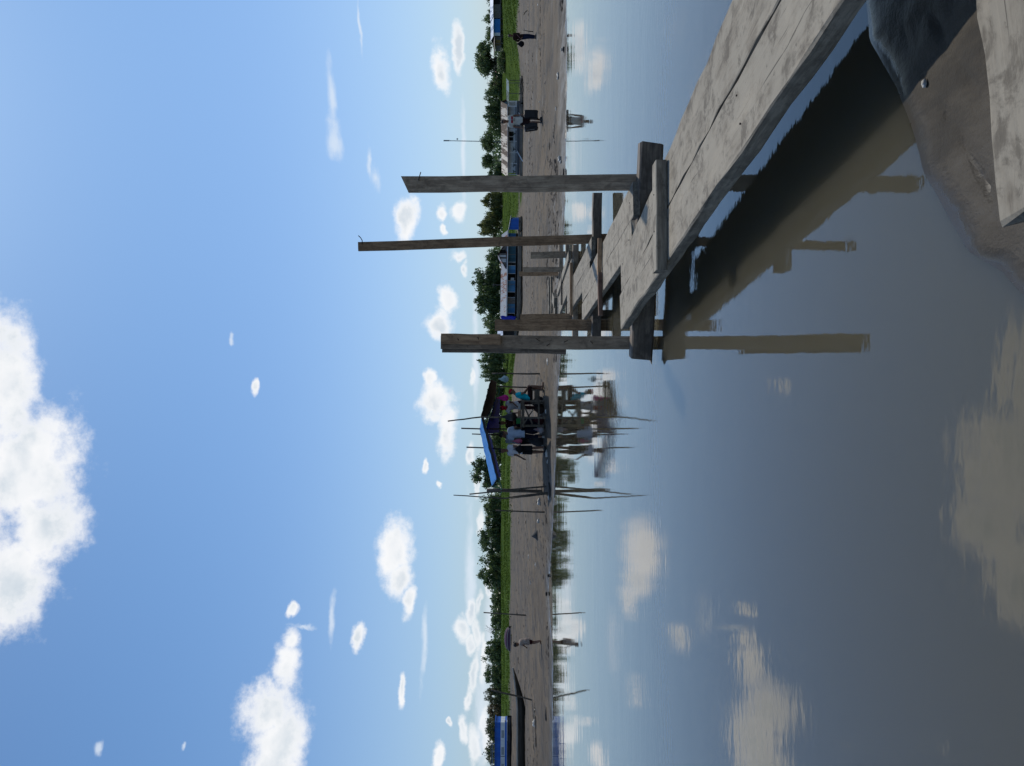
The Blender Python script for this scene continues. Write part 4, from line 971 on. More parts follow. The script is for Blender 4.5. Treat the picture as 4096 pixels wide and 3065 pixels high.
def roof_sheets(r, x0, x1, ya, za, yb, zb, m, w=.95, name='roof_sheet'):
    """corrugated sheets laid side by side from the eave (ya,za) to the ridge (yb,zb)"""
    n = max(1, round((x1-x0)/w)); w = (x1-x0)/n; key = (round(w,4), round(yb-ya,4), round(zb-za,4), m.name)
    if key not in SHEETS:
        b = MB(); k = 12
        g = [[Vector(((j/k-.5)*w*1.04, (yb-ya)*u, (zb-za)*u+.03*(1 if j%2 else 0))) for j in range(k+1)] for u in (0,.5,1)]
        b.sheet(g, .012); SHEETS[key] = b.mesh(m)
    for i in range(n):
        link(name, SHEETS[key], r, W[r.name] @ Matrix.Translation((x0+(i+.5)*w, ya, za+.006*(i%2))) @ Matrix.Rotation(random.uniform(-.006,.006),4,'Z'))
def raft(r, x0, x1, y0, y1, ztop, rad, n):
    for i in range(n):
        y = y0+(y1-y0)*i/(n-1); rr = rad*random.uniform(.8,1.12)
        b = MB(); pts = [(x0-random.uniform(0,.8)+(x1-x0+random.uniform(0,1.2))*k/6, y+random.uniform(-.05,.05), ztop-rr+random.uniform(-.04,.04)) for k in range(7)]
        b.tube(pts, [rr*random.uniform(.85,1.05) for _ in pts], 10); b.build('raft_log', LOG, r, smooth=True)
def fascia(r, x0, x1, y, z, m, drop=.16, step=.33):
    b = MB(); n = int((x1-x0)/step)*2; top = [Vector((x0+(x1-x0)*i/n, y, z)) for i in range(n+1)]
    b.sheet([top, [p-Vector((0,0,drop if i%2 else drop*.45)) for i, p in enumerate(top)]], 0); b.build('scalloped_fascia', m, r)

def white_house():
    d = 143; a = at(2094, 425, d); a.z = gz(a.x, a.y)-.05
    r = thing('floating_house', a, R(-29), 'white floating house with rusty roof and veranda posts, stranded on log raft', 'house')
    L, D = 12.8, 6.2
    zr, zf, ze, zt = .75, 1.25, 3.02, 4.35
    raft(r, -L-.2, .3, -.5, D, zr, .36, 6)
    for (x, z_, l, rr) in ((-1.2,.26,3.4,.26),(-6,.22,5,.22),(-10.2,.24,4,.24)):
        b = MB(); b.tube([(x-l/2,-1.1,z_),(x,-1.15,z_+.03),(x+l/2,-1.0,z_)], [rr,rr*1.05,rr*.9], 10); b.build('raft_log', LOG, r, smooth=True)
    bx(r, 'platform', SKIRT, -L, 0, 0, D, zr, zf); bx(r, 'deck', WBOARD, -L-.15, .1, -.15, D, zf, zf+.06)
    bx(r, 'low_skirt_wall', SKIRT, -L, -.07, -.05, .03, zf+.06, zf+.30)
    yw = 1.5
    # recessed front wall of wide boards, with openings
    seg = [(-L,-L+1.4,'w'),(-L+1.4,-L+1.75,'w'),(-7.0,-5.9,'o'),(-5.75,-4.7,'o')]
    xs = np.linspace(-L, 0, 14)
    for i in range(13):
        mid = (xs[i]+xs[i+1])/2
        if -7.1 < mid < -4.6: 
            bx(r, 'wall_board', WBOARD, xs[i]+.006, xs[i+1]-.006, yw, yw+.06, zf+.06, zf+.72); bx(r, 'wall_board', WBOARD, xs[i]+.006, xs[i+1]-.006, yw, yw+.06, zf+1.5, ze)
        else: bx(r, 'wall_board', WBOARD, xs[i]+.006, xs[i+1]-.006, yw, yw+.06, zf+.06, ze)
    for x in (-6.45,-5.25):
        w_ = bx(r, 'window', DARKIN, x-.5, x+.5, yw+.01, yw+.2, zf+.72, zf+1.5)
        bx(w_, 'window_frame', WBOARD, x-.57, x-.5, yw-.03, yw+.05, zf+.68, zf+1.54)
    bx(r, 'window_post', WBOARD, -5.92, -5.78, yw-.05, yw+.06, zf+.06, ze)
    bx(r, 'back_wall', WBOARD, -L, 0, D-.08, D, zf+.06, ze); bx(r, 'left_wall', WBOARD, -L, -L+.06, yw+.06, D-.08, zf+.06, ze)
    # end wall facing right: panelled
    for i in range(5):
        y0 = .1+i*(D-.2)/5; bx(r, 'wall_board', WBOARD, -.06, 0, y0+.006, y0+(D-.2)/5-.006, zf+.06, ze)
    for y in (1.9, 3.9):
        for (ya, yb, z0, z1) in ((y-.55,y+.55,zf+1.35,zf+1.43),(y-.55,y+.55,zf+.35,zf+.43),(y-.55,y-.47,zf+.43,zf+1.35),(y+.47,y+.55,zf+.43,zf+1.35)):
            bx(r, 'panel_frame', SKIRT, .0, .03, ya, yb, z0, z1)
    for i in range(7):
        x = -.06-i*(L-.12)/6; bx(r, 'veranda_post', WBOARD, x-.06, x+.06, .0-.06, .06, zf+.06, ze)
    b = MB(); b.add([(.02,-.1,ze),(.02,D+.1,ze),(.02,D/2,zt-.1),(-.04,-.1,ze),(-.04,D+.1,ze),(-.04,D/2,zt-.1)], [(0,1,2),(5,4,3),(0,3,4,1),(1,4,5,2),(2,5,3,0)]); b.build('gable', TEAL, r)
    bx(r, 'beam', WBOARD, -L-.1, .1, -.08, .08, ze, ze+.12)
    roof_sheets(r, -L-.3, .35, -.75, ze-.02, D/2+.05, zt, R_RUST); roof_sheets(r, -L-.3, .35, D+.7, ze-.02, D/2-.05, zt-.01, R_RUST)
    fascia(r, -L-.2, .25, -.72, ze+.05, WBOARD)
    bx(r, 'bargeboard', GWOOD, .33, .38, -.75, -.6, ze-.05, ze+.1)
    # low annex on the right with a green lean-to roof
    roof_sheets(r, .4, 4.3, .2, 2.72, 4.6, 3.25, R_GREEN)
    for (x, y) in ((2.2,.5),(4.0,.5),(4.0,4.2)): bx(r, 'annex_post', GWOOD, x-.05, x+.05, y-.05, y+.05, .3, 2.75)
    bx(r, 'annex_deck', LOG, .4, 4.4, .2, 4.6, .55, .7); raft(r, .6, 4.0, .3, 4.2, .52, .24, 4)
    # gangway ladder and props
    b = MB(); b.bar((-8.2,-.3,zf), (-9.6,-2.6,.15), .35, .05); b.build('gangway', WBOARD, r)
    for s in (-1.4,-1.1): b = MB(); b.bar((s,-.5,zr+.2), (s-.7,-1.6,.1), .1, .06); b.build('prop', WBOARD, r)
    bx(r, 'water_tank', WBOARD, -11.4, -10.6, .15, .9, zf+.31, zf+.8)
    # potted agaves on the deck edge
    for i, x in enumerate((-3.4,-5.0,-7.9,-10.9,-12.2)):
        c = W[r.name] @ Vector((x, -.02, zf+.3))
        pt = thing('potted_plant', c, 0, ['spiky plant behind the suitcase man on the white house veranda','spiky plant left of the suitcase man on the white veranda','spiky plant beside the gangway of the white house','spiky plant by the water tank of the white house','spiky plant at the left end of the white veranda'][i], 'plant', 'plants on the white house veranda')
        bm_ = MB(); bm_.tube([(0,0,0),(0,0,.16)], [.09,.12], 8); bm_.build('pot', GWOOD, pt)
        for k in range(8):
            a_ = k*.8+i; l = random.uniform(.4,.65); q = Vector((math.cos(a_),math.sin(a_)*.6,0)); b = MB()
            b.tube([Vector((0,0,.14)), q*l*.45+Vector((0,0,.38)), q*l+Vector((0,0,.42+.2*random.random()))], [.03,.05,.004], 5, ry=[.015,.015,.003]); b.build('leaf', mat('agave', (0.02,0.045,0.03), (0.03,0.06,0.035), 3, .6), pt)
white_house()

def blue_house():
    d = 150; X0, X1 = (1532.5-1262)/F*d, (1532.5-934)/F*d; L = X1-X0; g = gz((X0+X1)/2, d)-.05
    M = Matrix.Translation((X1, d, g)) @ Matrix.Rotation(R(.9), 4, 'Y') @ Matrix.Rotation(R(2), 4, 'Z')
    r = link('floating_house', None, None, M); tag(r, 'long blue floating house with rust streaked roof and gabled dormer', 'house')
    D = 6.0; zr, zf, ze, zt = .95, 1.25, 2.98, 4.2
    raft(r, -L-.3, .4, -.6, D, zr, .42, 6)
    b = MB(); b.tube([(-L,-1.2,.25),(-L/2,-1.3,.3),(0,-1.15,.26)], [.22,.27,.24], 10); b.build('raft_log', LOG, r, smooth=True)
    bx(r, 'platform', DARKIN, -L, 0, 0, D, zr, zf); bx(r, 'deck', GWOOD, -L-.1, .1, -.7, D, zf, zf+.06)
    s = lambda zy: ((1532.5-(880+zy*.284))/F*d - X1)
    for (a, b_, m, nm) in ((320,440,HTEAL,'wall_panel'),(440,540,HTEAL,'wall_panel'),(540,600,HTEAL,'wall_panel'),(190,320,HBLUE,'wall_panel'),(650,705,HBLUE2,'wall_panel'),(705,762,HBLUE,'wall_panel'),(862,940,HBLUE2,'wall_panel'),(940,1022,HBLUE2,'wall_panel'),(1102,1190,GWOOD,'wall_panel'),(1190,1255,HBLUE2,'wall_panel'),(1255,1322,HBLUE,'wall_panel')):
        bx(r, nm, m, s(b_)+.008, s(a)-.008, 0, .06, zf+.06, ze)
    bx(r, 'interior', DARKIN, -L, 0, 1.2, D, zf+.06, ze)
    for zy in (762, 862, 1022, 1098, 1322, 600, 650): bx(r, 'door_post', WBOARD, s(zy)-.04, s(zy)+.04, -.03, .09, zf+.06, ze)
    for k in range(5): bx(r, 'lattice_slat', GWOOD, s(648), s(602), .0, .03, zf+.2+k*.3, zf+.27+k*.3)
    for i, zy in enumerate((500, 380, 920, 1240)): bx(r, 'veranda_post', GWOOD, s(zy)-.045, s(zy)+.045, -.68, -.6, zf+.06, ze-.1)
    bx(r, 'chair_back', WBOARD, s(850), s(815), .4, .5, zf+.3, zf+.95)
    roof_sheets(r, -L-.4, .35, -.95, ze-.08, D/2, zt, R_STREAK, .8); roof_sheets(r, -L-.4, .35, D+.8, ze-.08, D/2-.05, zt-.01, R_STREAK, .8)
    bx(r, 'eave_board', WBOARD, -L-.4, .35, -1.0, -.96, ze-.2, ze-.02)
    # dormer gable
    xa, xb, xm = s(680), s(330), s(505); zd0, zd1 = ze+.35, zt+.55
    n = 14
    for i in range(n):
        u0, u1 = i/n, (i+1)/n; x_0, x_1 = xa+(xb-xa)*u0, xa+(xb-xa)*u1
        def top(x): return zd0+(zd1-zd0)*(1-abs(x-xm)/max(xm-xa, xb-xm))
        if i in (8,9): continue
        b = MB(); y = -.15; b.add([(x_0+.01,y,zd0-.15),(x_1-.01,y,zd0-.15),(x_1-.01,y,max(zd0,top(x_1)-.1)),(x_0+.01,y,max(zd0,top(x_0)-.1)),(x_0+.01,y+.05,zd0-.15),(x_1-.01,y+.05,zd0-.15),(x_1-.01,y+.05,max(zd0,top(x_1)-.1)),(x_0+.01,y+.05,max(zd0,top(x_0)-.1))],
            [(0,1,2,3),(7,6,5,4),(0,4,5,1),(1,5,6,2),(2,6,7,3),(3,7,4,0)]); b.build('gable_board', WBOARD if i in (3,4,6) else GWOOD, r)
    bx(r, 'gable_opening', DARKIN, xa+(xb-xa)*8/n, xa+(xb-xa)*10/n, -.05, .3, zd0, zd1-.45)
    for (xe, sgn) in ((xa-.3,-1),(xb+.3,1)):
        b = MB(); b.sheet([[Vector((xm,-.5,zd1+.06)),Vector((xm,3.2,zd1+.06))],[Vector((xe,-.5,zd0-.1)),Vector((xe,3.2,zd0-.1))]], .03); b.build('dormer_roof', R_STREAK, r)
    # blue plastic curtain at the left end
    b = MB(); g2 = [[Vector((-L-.35-.75*u+.08*math.sin(k*1.3), -.9-.12*math.sin(u*9+k*.5), ze+1.1-k*.33-.25*u*(1 if k<2 else 0))) for u in (0,.2,.4,.6,.8,1)] for k in range(10)]
    b.sheet(g2, .02); o = b.build('blue_curtain', mat('blue_plastic', (0.012,0.035,0.55), (0.01,0.025,0.4), 2, .4, vary=0), None, W[r.name], smooth=True)
    tag(o, 'bright blue plastic sheet bunched at the left end of the long blue house', 'tarpaulin')
    # small blue shed at the right end
    sd = thing('blue_shed', W[r.name] @ Vector((.5,-1.0,-.1)), R(-20), 'small dark blue shed with slanted roof at the right end of the blue house', 'shed')
    for i in range(4): bx(sd, 'wall_board', PBLUE, i*.5+.006, i*.5+.494, 0, .05, .9, 2.75-.08*i)
    bx(sd, 'side_wall', PBLUE, 1.95, 2.0, .06, 2.4, .9, 2.4); bx(sd, 'floor', GWOOD, -.1, 2.1, -.1, 2.5, .8, .9); raft(sd, 0, 2.0, .1, 2.3, .8, .3, 4)
    b = MB(); b.sheet([[Vector((-.3,-.35,2.95)),Vector((-.3,2.6,2.95))],[Vector((2.5,-.35,2.4)),Vector((2.5,2.6,2.4))]], .04); b.build('roof', R_STREAK, sd)
blue_house()
def dark_house():
    d = 152; X0, X1 = (1532.5-1392)/F*d, (1532.5-1288)/F*d; L = X1-X0
    r = thing('floating_house', (X1, d, gz(X1, d)), 0, 'dark board house with pale blue roof seen between the bridge posts', 'house')
    raft(r, -L, 0, -.4, 4, 1.0, .4, 5); bx(r, 'floor', GWOOD, -L, 0, -.4, 4, 1.0, 1.15)
    n = 8
    for i in range(n): bx(r, 'wall_board', DARKIN if i in (3,) else mat('dark_boards', (0.035,0.03,0.027), (0.022,0.02,0.018), 2, .8), -L+i*L/n+.01, -L+(i+1)*L/n-.01, 0, .06, 1.15, 3.4)
    roof_sheets(r, -L-.3, .3, -.7, 3.35, 2, 4.5, R_BLUE); roof_sheets(r, -L-.3, .3, 4.7, 3.35, 2, 4.49, R_BLUE)
    bx(r, 'wall', GWOOD, -L, 0, 3.95, 4, 1.15, 3.4)
dark_house()
def bank_house():
    d = 196; s = lambda y: (1532.5-y)/F*d
    xr = s(-60); r = thing('stilt_house', (xr, d, gz(s(70), d)), 0, 'blue and grey stilt house with pale blue metal roof at the top right', 'house')
    q = lambda y: s(y)-xr
    z0, z1, z2 = .75, 2.45, 3.15; base = gz(s(70), d)
    for (a, b_, m) in ((76,104,BRIGHTB),(104,131,BRIGHTB),(131,144,WBOARD),(18,46,GWOOD),(46,73,GWOOD),(-10,18,DARKIN),(-60,-10,HBLUE)):
        bx(r, 'wall_panel', m, q(b_)+.01, q(a)-.01, 0, .06, z0, z1)
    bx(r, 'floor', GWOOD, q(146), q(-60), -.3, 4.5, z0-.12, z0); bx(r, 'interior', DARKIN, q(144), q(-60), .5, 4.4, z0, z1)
    for y in (140,118,96,74,52,30,8,-14,-40): bx(r, 'stilt', GWOOD, q(y)-.07, q(y)+.07, .1, .24, -.6, z0-.12); bx(r, 'stilt', GWOOD, q(y)-.07, q(y)+.07, 3.6, 3.74, -.6, z0-.12)
    roof_sheets(r, q(148), q(73), -.6, z1-.02, 2.2, z2+.1, R_BLUE); roof_sheets(r, q(72), q(-64), -.75, z1+.05, 2.2, z2+.25, R_BLUE); roof_sheets(r, q(148), q(-64), 5, z1-.02, 2.2, z2, R_BLUE)
    # shed on the left
    sh = thing('board_shed', (s(150), d-.5, gz(s(150), d)), 0, 'low board shed with dark roof and ochre wall beside the stilt house', 'shed')
    bx(sh, 'floor', GWOOD, -3.6, 0, 0, 3, .5, .6)
    for i, m in enumerate((GWOOD,GWOOD,OCHRE,OCHRE,GWOOD)): bx(sh, 'wall_board', m, -3.6+i*.72+.01, -3.6+(i+1)*.72-.01, .3, .36, .6, 1.9)
    for x in (-3.5,-1.8,-.1): bx(sh, 'post', GWOOD, x-.06, x+.06, 0, .12, -.4, 2.2); bx(sh, 'post', GWOOD, x-.06, x+.06, 2.8, 2.92, -.4, 2.0)
    roof_sheets(sh, -3.9, .3, -.5, 2.1, 3.2, 2.5, R_DARK)
    # red roofed house farther left
    d2 = 214; xr2 = (1532.5-268)/F*d2
    rr = thing('blue_house', (xr2, d2, gz(xr2, d2)), 0, 'dark blue house with faded red roof among the trees at the right', 'house')
    L = 74/F*d2
    for i in range(5): bx(rr, 'wall_board', [HBLUE,DARKIN,HBLUE,DARKIN,HBLUE2][i], -L+i*L/5+.01, -L+(i+1)*L/5-.01, 0, .06, .3, 1.75)
    bx(rr, 'base', SKIRT, -L, 0, 0, 4, -.5, .3); bx(rr, 'back', DARKIN, -L, 0, 1, 4, .3, 1.75)
    roof_sheets(rr, -L-.2, .2, -.6, 1.7, 2, 2.6, R_RED); roof_sheets(rr, -L-.2, .2, 4.6, 1.7, 2, 2.59, R_RED)
bank_house()
def mast():
    d = 250; a = at(2005, 568, d); a.z = gz(a.x, a.y); b_ = at(1778, 563, d)
    r = thing('radio_mast', a, 0, 'very tall thin radio mast rising above the trees at the right', 'mast'); t = b_-a
    for k in range(3):
        o = Vector((.14*math.cos(k*2.09), .14*math.sin(k*2.09), 0)); b = MB(); b.tube([o, t+o*.7], .045, 6); b.build('leg', STEEL, r)
    b = MB(); n = 26
    for i in range(n):
        z0, z1 = t*(i/n), t*((i+1)/n); k = i%3
        b.bar(z0+Vector((.14*math.cos(k*2.09),.14*math.sin(k*2.09),0)), z1+Vector((.14*math.cos(k*2.09+2.09),.14*math.sin(k*2.09+2.09),0)), .03, .03)
    b.build('lattice', STEEL, r)
    b = MB(); b.tube([t-Vector((0,0,1.6)), t+Vector((0,0,.3))], .22, 8); b.build('antenna', STEEL, r)
    b = MB(); b.ball(t-Vector((-.5,.1,4.2)), (.3,.2,.3)); b.build('dish', WBOARD, r)
mast()
def utility_pole(x0, y0, x1, y1, d, label, wires=()):
    a = at(x0, y0, d); a.z = gz(a.x, a.y)-.1; t = at(x1, y1, d)-a
    r = thing('utility_pole', a, 0, label, 'pole'); b = MB(); b.tube([(0,0,0), t], [.10,.075], 8); b.build('pole', GWOOD, r)
    b = MB(); b.box(t-Vector((0,0,.3)), (.9,.08,.08)); b.build('crossarm', GWOOD, r)
    for (wx, wy, wd) in wires:
        e = at(wx, wy, wd)-a; b = MB(); b.tube([t.lerp(e, k/8)-Vector((0,0,.35*math.sin(math.pi*k/8))) for k in range(9)], .018, 4); b.build('wire', DARKIN, r)
utility_pole(2008, 301, 1948, 299, 205, 'pole with sagging wires beside the red roofed house', ((1955,170,205),(1968,640,215)))
utility_pole(2005, 1141, 1968, 1140, 168, 'thin pole standing behind the long blue house roof')

# ---------------------------------------------------------------- trees
def leafmat(name, c1, c2, tr=.45, spec=.5, rough=.38):
    m = bpy.data.materials.new(name); m.use_nodes = True; t = NT(m.node_tree); b = t.n['Principled BSDF']
    geo = t.new('ShaderNodeNewGeometry'); oi = t.new('ShaderNodeObjectInfo')
    n = t.noise(geo.outputs['Position'], .7, 3, .6)
    k = t.math('ADD', t.math('MULTIPLY', geo.outputs['Random Per Island'], .6), t.math('MULTIPLY', n, .4))
    col = t.mix(k, c4(c1), c4(c2)); b.inputs['Roughness'].default_value = rough; b.inputs['Specular IOR Level'].default_value = spec
    t.put(b.inputs['Base Color'], col); tr_ = t.new('ShaderNodeBsdfTranslucent'); t.put(tr_.inputs[0], col)
    mx = t.new('ShaderNodeMixShader'); mx.inputs[0].default_value = tr; t.l.new(b.outputs[0], mx.inputs[1]); t.l.new(tr_.outputs[0], mx.inputs[2]); t.l.new(mx.outputs[0], t.n['Material Output'].inputs[0])
    return m
LM = {'dark': leafmat('leaf_dark', (0.045,0.082,0.028), (0.13,0.185,0.075)), 'mid': leafmat('leaf_mid', (0.065,0.115,0.035), (0.17,0.225,0.095)), 'yellow': leafmat('leaf_yellow', (0.11,0.13,0.03), (0.20,0.20,0.07)), 'olive': leafmat('leaf_olive', (0.06,0.085,0.035), (0.15,0.15,0.075)), 'dry': leafmat('leaf_dry', (0.13,0.11,0.06), (0.2,0.17,0.1))}
BARK = mat('bark', (0.10,0.08,0.06), (0.05,0.04,0.032), 2, .9, vary=.2)
def crown_mesh(seed, nclump, nleaf, size, m, shape):
    """leaf-sized faces gathered in clumps through a unit crown (radius 1, height 0..1)"""
    rnd = np.random.RandomState(seed); cs = []
    while len(cs) < nclump:
        p = rnd.uniform(-1, 1, 3); q = (p[0]**2+p[1]**2+p[2]**2)**.5
        if q > 1 or q < .35 and rnd.rand() < .75: continue
        z = p[2]*.5+.5
        if shape == 'dome' and z < .42+.25*rnd.rand(): continue
        if shape == 'bush' and z < .5: z *= .9
        r = 1.0 if shape != 'dome' else 1.0
        k = 1+.28*noise.noise(Vector((p[0]*1.6+seed, p[1]*1.6, p[2]*1.6)))
        cs.append((p[0]*r*k, p[1]*r*k, z*k))
    cs = np.array(cs); cs[:,2] *= 1+.25*rnd.rand(len(cs))*(cs[:,2] > .7); n = nclump*nleaf
    C = np.repeat(cs, nleaf, 0) + rnd.normal(0, 1, (n,3))*np.array([.105,.105,.07])*(.6+.8*np.repeat(rnd.rand(nclump),nleaf)[:,None])
    A = rnd.normal(0,1,(n,3)); A /= np.linalg.norm(A,axis=1)[:,None]
    B = rnd.normal(0,1,(n,3)); B -= A*(A*B).sum(1)[:,None]; B /= np.linalg.norm(B,axis=1)[:,None]
    s = size*(.6+.8*rnd.rand(n))[:,None]
    V = np.stack([C-A*s, C+B*s*.42, C+A*s, C-B*s*.42], 1).reshape(-1,3)
    Fc = np.arange(4*n).reshape(n,4)
    me = bpy.data.meshes.new('crown'); me.from_pydata(V.tolist(), [], Fc.tolist()); me.materials.append(m); return me
def trunk_mesh(seed, bare=False):
    rnd = random.Random(seed); b = MB()
    b.tube([(0,0,-.15),(.02,.01,.15),(-.02,.02,.4),(.02,0,.62)], [.05,.042,.034,.02], 8)
    for k in range(9 if bare else 6):
        a = k*2.4+rnd.random(); z = .22+.06*k; l = rnd.uniform(.45,.8)*(1.1 if not bare else .8)
        st = Vector((0,0,z)); e = Vector((math.cos(a)*l, math.sin(a)*l, z+.12+.35*rnd.random())); mid = st.lerp(e,.5)+Vector((0,0,.06)); b.tube([st, mid, e], [.022,.014,.005], 5)
        if bare:
            for j in range(4): q = st.lerp(e,.4+.15*j); b.tube([q, q+Vector((rnd.uniform(-.3,.3), rnd.uniform(-.3,.3), rnd.uniform(.15,.4)))], [.008,.002], 4)
    return b.mesh(BARK)
TRK = [trunk_mesh(i) for i in range(3)]; TBARE = trunk_mesh(9, True)
CROWNS = {}
def crown(kind, shape, v, dens=1.0):
    key = (kind, shape, v, dens)
    if key not in CROWNS:
        CROWNS[key] = crown_mesh(len(CROWNS)*7+3, int(85*dens), 62, .072, LM[kind], shape)
    return CROWNS[key]
def tree(y0, y1, xtop, d, kind, shape, label, v=0, name='tree', dens=1.0, xbase=None, group='trees along the bank'):
    """y0..y1 the rows it covers, xtop the column of its top"""
    yc = (y0+y1)/2; X = (1532.5-yc)/F*d; rad = abs(y1-y0)/2/F*d; base = gz(X, d)-.1
    top = EYE+(HOR-xtop)/F*d; H = top-base
    t = thing(name, (X, d, base), random.uniform(0,6.28), label, 'tree' if name != 'bush' else 'bush', group)
    hb = {'dome': .25, 'round': .12, 'bush': -.12}[shape]*H
    Mx = W[t.name] @ Matrix.Translation((0,0,hb)) @ Matrix.Diagonal((rad*.98, rad*.98, (H-hb)*.97, 1))
    link('crown', crown(kind, shape, v, dens), t, Mx)
    link('trunk', TRK[v%3], t, W[t.name] @ Matrix.Diagonal((max(rad*.8,1.2), max(rad*.8,1.2), H*.95, 1)))
    return t
TR = [ # y0, y1, xtop, d, kind, shape, label
 (2940,3110,1955,210,'olive','bush','hazy olive tree behind the river boat at the left edge'),
 (2868,2960,1948,205,'olive','round','pale olive tree rising just right of the river boat'),
 (2800,2880,1958,195,'dry','bush','dry brownish bush left of the leaning pole top'),
 (2735,2810,1955,195,'olive','bush','faded olive bush behind the leaning pole top'),
 (2645,2745,1949,172,'dark','bush','dark rounded tree above the bow of the canoe'),
 (2560,2655,1941,168,'mid','bush','green tree above the stooping child, tallest there'),
 (2440,2510,1973,172,'dark','bush','low dark shrub right of the bare dry tree'),
 (2330,2450,1977,172,'dark','bush','long low dark hedge-like bush left of centre'),
 (2222,2345,1937,170,'mid','bush','green twin-topped tree left of the open gap'),
 (2110,2215,1929,170,'dark','bush','tall dark tree with pointed top left of the crossed poles'),
 (2050,2140,1950,172,'dark','bush','dark tree between the lone stake and its taller neighbour'),
 (1975,2075,1936,170,'mid','bush','feathery tree directly behind the crossed poles'),
 (1825,1950,1908,176,'dark','round','tall round dark tree behind the left tip of the blue roof'),
 (1740,1850,1962,180,'mid','bush','green bush seen under the blue canopy'),
 (1640,1760,1955,180,'mid','bush','green bush behind the market table'),
 (1540,1650,1962,182,'dark','bush','dark bush behind the seated person in turquoise'),
 (1470,1535,1938,180,'mid','bush','green tree above the white hanging bag'),
 (1400,1480,1930,178,'mid','round','green tree just left of the thick double bridge post'),
 (1250,1345,1948,195,'mid','bush','green bushy tree behind the blue plastic curtain'),
 (1150,1262,1910,192,'dark','round','large dark rounded tree behind the blue house, left half'),
 (1050,1175,1918,195,'dark','round','large dark rounded tree behind the blue house, right half'),
 (1000,1062,1955,200,'mid','bush','small bright green tree behind the gabled dormer'),
 (855,945,1922,205,'yellow','round','pale yellow-green tree right of the tall thin bridge post'),
 (825,880,1950,205,'mid','bush','green bush at the foot of the yellow-green tree'),
 (765,835,1940,203,'yellow','bush','yellow-green bush beside the wide bridge post'),
 (655,735,1962,205,'dark','bush','dark green bush left of the wide bridge post end of the white house'),
 (615,672,1935,212,'mid','dome','thin feathery tree with an open crown behind the white house left end'),
 (530,610,1934,214,'mid','dome','open airy tree in front of the radio mast'),
 (470,545,1958,208,'mid','bush','bushy tree right of the airy tree behind the white house'),
 (405,490,1952,208,'dark','bush','dark green tree behind the suitcase man'),
 (325,420,1953,208,'mid','bush','green tree above the right gable of the white house'),
 (290,345,1975,206,'mid','bush','low bush beside the red roofed house'),
 (172,296,1917,206,'mid','dome','large umbrella shaped tree with pale leaves near the right edge'),
 (230,300,1955,208,'olive','bush','brownish bush under the umbrella shaped tree'),
 (110,190,1952,212,'mid','bush','leafy tree behind the left end of the pale blue roof'),
 (30,110,1943,212,'mid','bush','tufted tree behind the middle of the pale blue roof'),
 (-60,40,1955,212,'dark','bush','dark tree behind the right end of the pale blue roof'),
 (205,292,1992,190,'mid','bush','low green shrub on the bank beside the board shed')]
for i, (y0, y1, xt, d, k, s, l) in enumerate(TR):
    tree(y0, y1, xt, d, k, s, l, i%3, dens=1.15 if abs(y1-y0) > 110 else (.85 if s == 'dome' else 1.0), name='bush' if xt > 1951 else 'tree')
t = thing('bare_tree', ((1532.5-2520)/F*170, 170, gz((1532.5-2520)/F*170,170)-.1), .5, 'small bare dry tree above the overturned boat', 'tree')
link('branches', TBARE, t, W[t.name] @ Matrix.Diagonal((1.9,1.9,3.4,1)))

# far treeline that closes the view beyond the single trees
def far_wood():
    rnd = np.random.RandomState(3); n = 26000
    ang = rnd.uniform(-1.35, 1.35, n); d = rnd.uniform(255, 300, n); X = np.tan(np.clip(ang*.62,-1,1))*d
    hmax = 5.0+2.2*np.array([noise.noise(Vector((x*.05, 2.2, 0))) for x in X]); Z = 5.2+rnd.rand(n)**.7*hmax
    C = np.stack([X, d, Z], 1); A = rnd.normal(0,1,(n,3)); A /= np.linalg.norm(A,axis=1)[:,None]
    B = rnd.normal(0,1,(n,3)); B -= A*(A*B).sum(1)[:,None]; B /= np.linalg.norm(B,axis=1)[:,None]; s = rnd.uniform(.35,.8,(n,1))
    V = np.stack([C-A*s, C+B*s*.6, C+A*s, C-B*s*.6], 1).reshape(-1,3)
    me = bpy.data.meshes.new('far_wood'); me.from_pydata(V.tolist(), [], np.arange(4*n).reshape(n,4).tolist()); me.materials.append(LM['dark'])
    tag(link('far_wood', me), 'distant low woodland behind the single trees', 'woodland', kind='stuff')
far_wood()
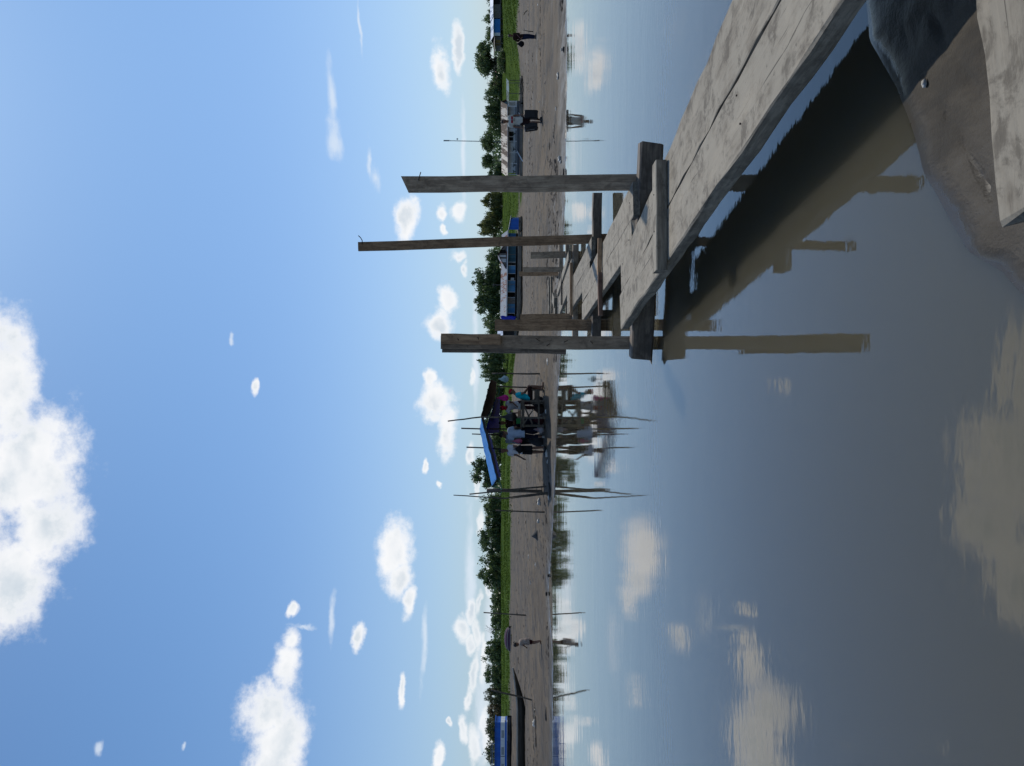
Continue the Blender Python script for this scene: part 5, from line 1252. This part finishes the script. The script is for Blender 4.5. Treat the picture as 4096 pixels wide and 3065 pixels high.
def grass():
    rnd = np.random.RandomState(8); n = 60000
    Y = rnd.uniform(100, 215, n); X = rnd.uniform(-.56,.56,n)*Y
    gm = grass_mask(X, Y) + 4*rnd.normal(0,1,n)
    nz = np.array([noise.noise(Vector((x*.12, y*.12, 1))) for x, y in zip(X, Y)])
    k = (gm > 1.5); X, Y, nz = X[k], Y[k], nz[k]; n = len(X); Z = gz_arr(X, Y)
    h = rnd.uniform(.08,.22,n)*(1+.9*np.clip(nz,-.6,1)); w = rnd.uniform(.05,.14,n)
    dx = rnd.normal(0,.12,n)
    V = np.stack([np.stack([X-w,Y,Z-.05],1), np.stack([X+w,Y,Z-.05],1), np.stack([X+dx,Y+rnd.normal(0,.1,n),Z+h],1)],1).reshape(-1,3)
    me = bpy.data.meshes.new('grass'); me.from_pydata(V.tolist(), [], np.arange(3*n).reshape(n,3).tolist())
    me.materials.append(leafmat('grass_blade', (0.042,0.075,0.012), (0.075,0.115,0.02), .35, .05, .9))
    tag(link('grass', me), 'bright green grass covering the river bank slope', 'grass', kind='stuff')
grass()
# driftwood and branches under the white house
for i, (x0,y0,x1,y1,d,rr,lab) in enumerate(((2090,345,2088,405,136,.16,'driftwood log right of the white house'),(2092,330,2070,345,136,.07,'upright dead branch right of the white house'),(2088,318,2084,372,138,.12,'thin driftwood trunk beyond the log at the white house'),
    (2107,128,2090,120,52,.035,'forked dead branch stuck in the mud beside the brown jacket'),(2100,40,2092,62,70,.05,'dead branch on the mud below the bank at the far right'))):
    a, b_ = at(x0,y0,d), at(x1,y1,d); a.z = max(a.z*0+gz(a.x,a.y), gz(a.x,a.y)); 
    if b_.z < gz(b_.x,b_.y): b_.z = gz(b_.x,b_.y)+.1
    t = thing('driftwood', a, 0, lab, 'driftwood', 'driftwood on the mud'); e = b_-a; b = MB()
    b.tube([Vector((0,0,-.05)), e*.4+Vector((0,0,.06)), e*.75-Vector((.02,0,.02)), e], [rr,rr*.8,rr*.6,rr*.25], 8); b.build('stem', M_STAKE, t, smooth=True)
    for k in range(3):
        q = e*(.35+.2*k); b = MB(); b.tube([q, q+Vector((random.uniform(-1,1),random.uniform(-.5,.5),random.uniform(.2,.9)))*e.length*.35], [rr*.5,rr*.12], 6); b.build('branch', M_STAKE, t)

# ---------------------------------------------------------------- turn the figures' modifiers into plain meshes
bpy.context.view_layer.update()
dg = bpy.context.evaluated_depsgraph_get()
for o in BAKE:
    me = bpy.data.meshes.new_from_object(o.evaluated_get(dg), depsgraph=dg)
    o.modifiers.clear(); o.data = me
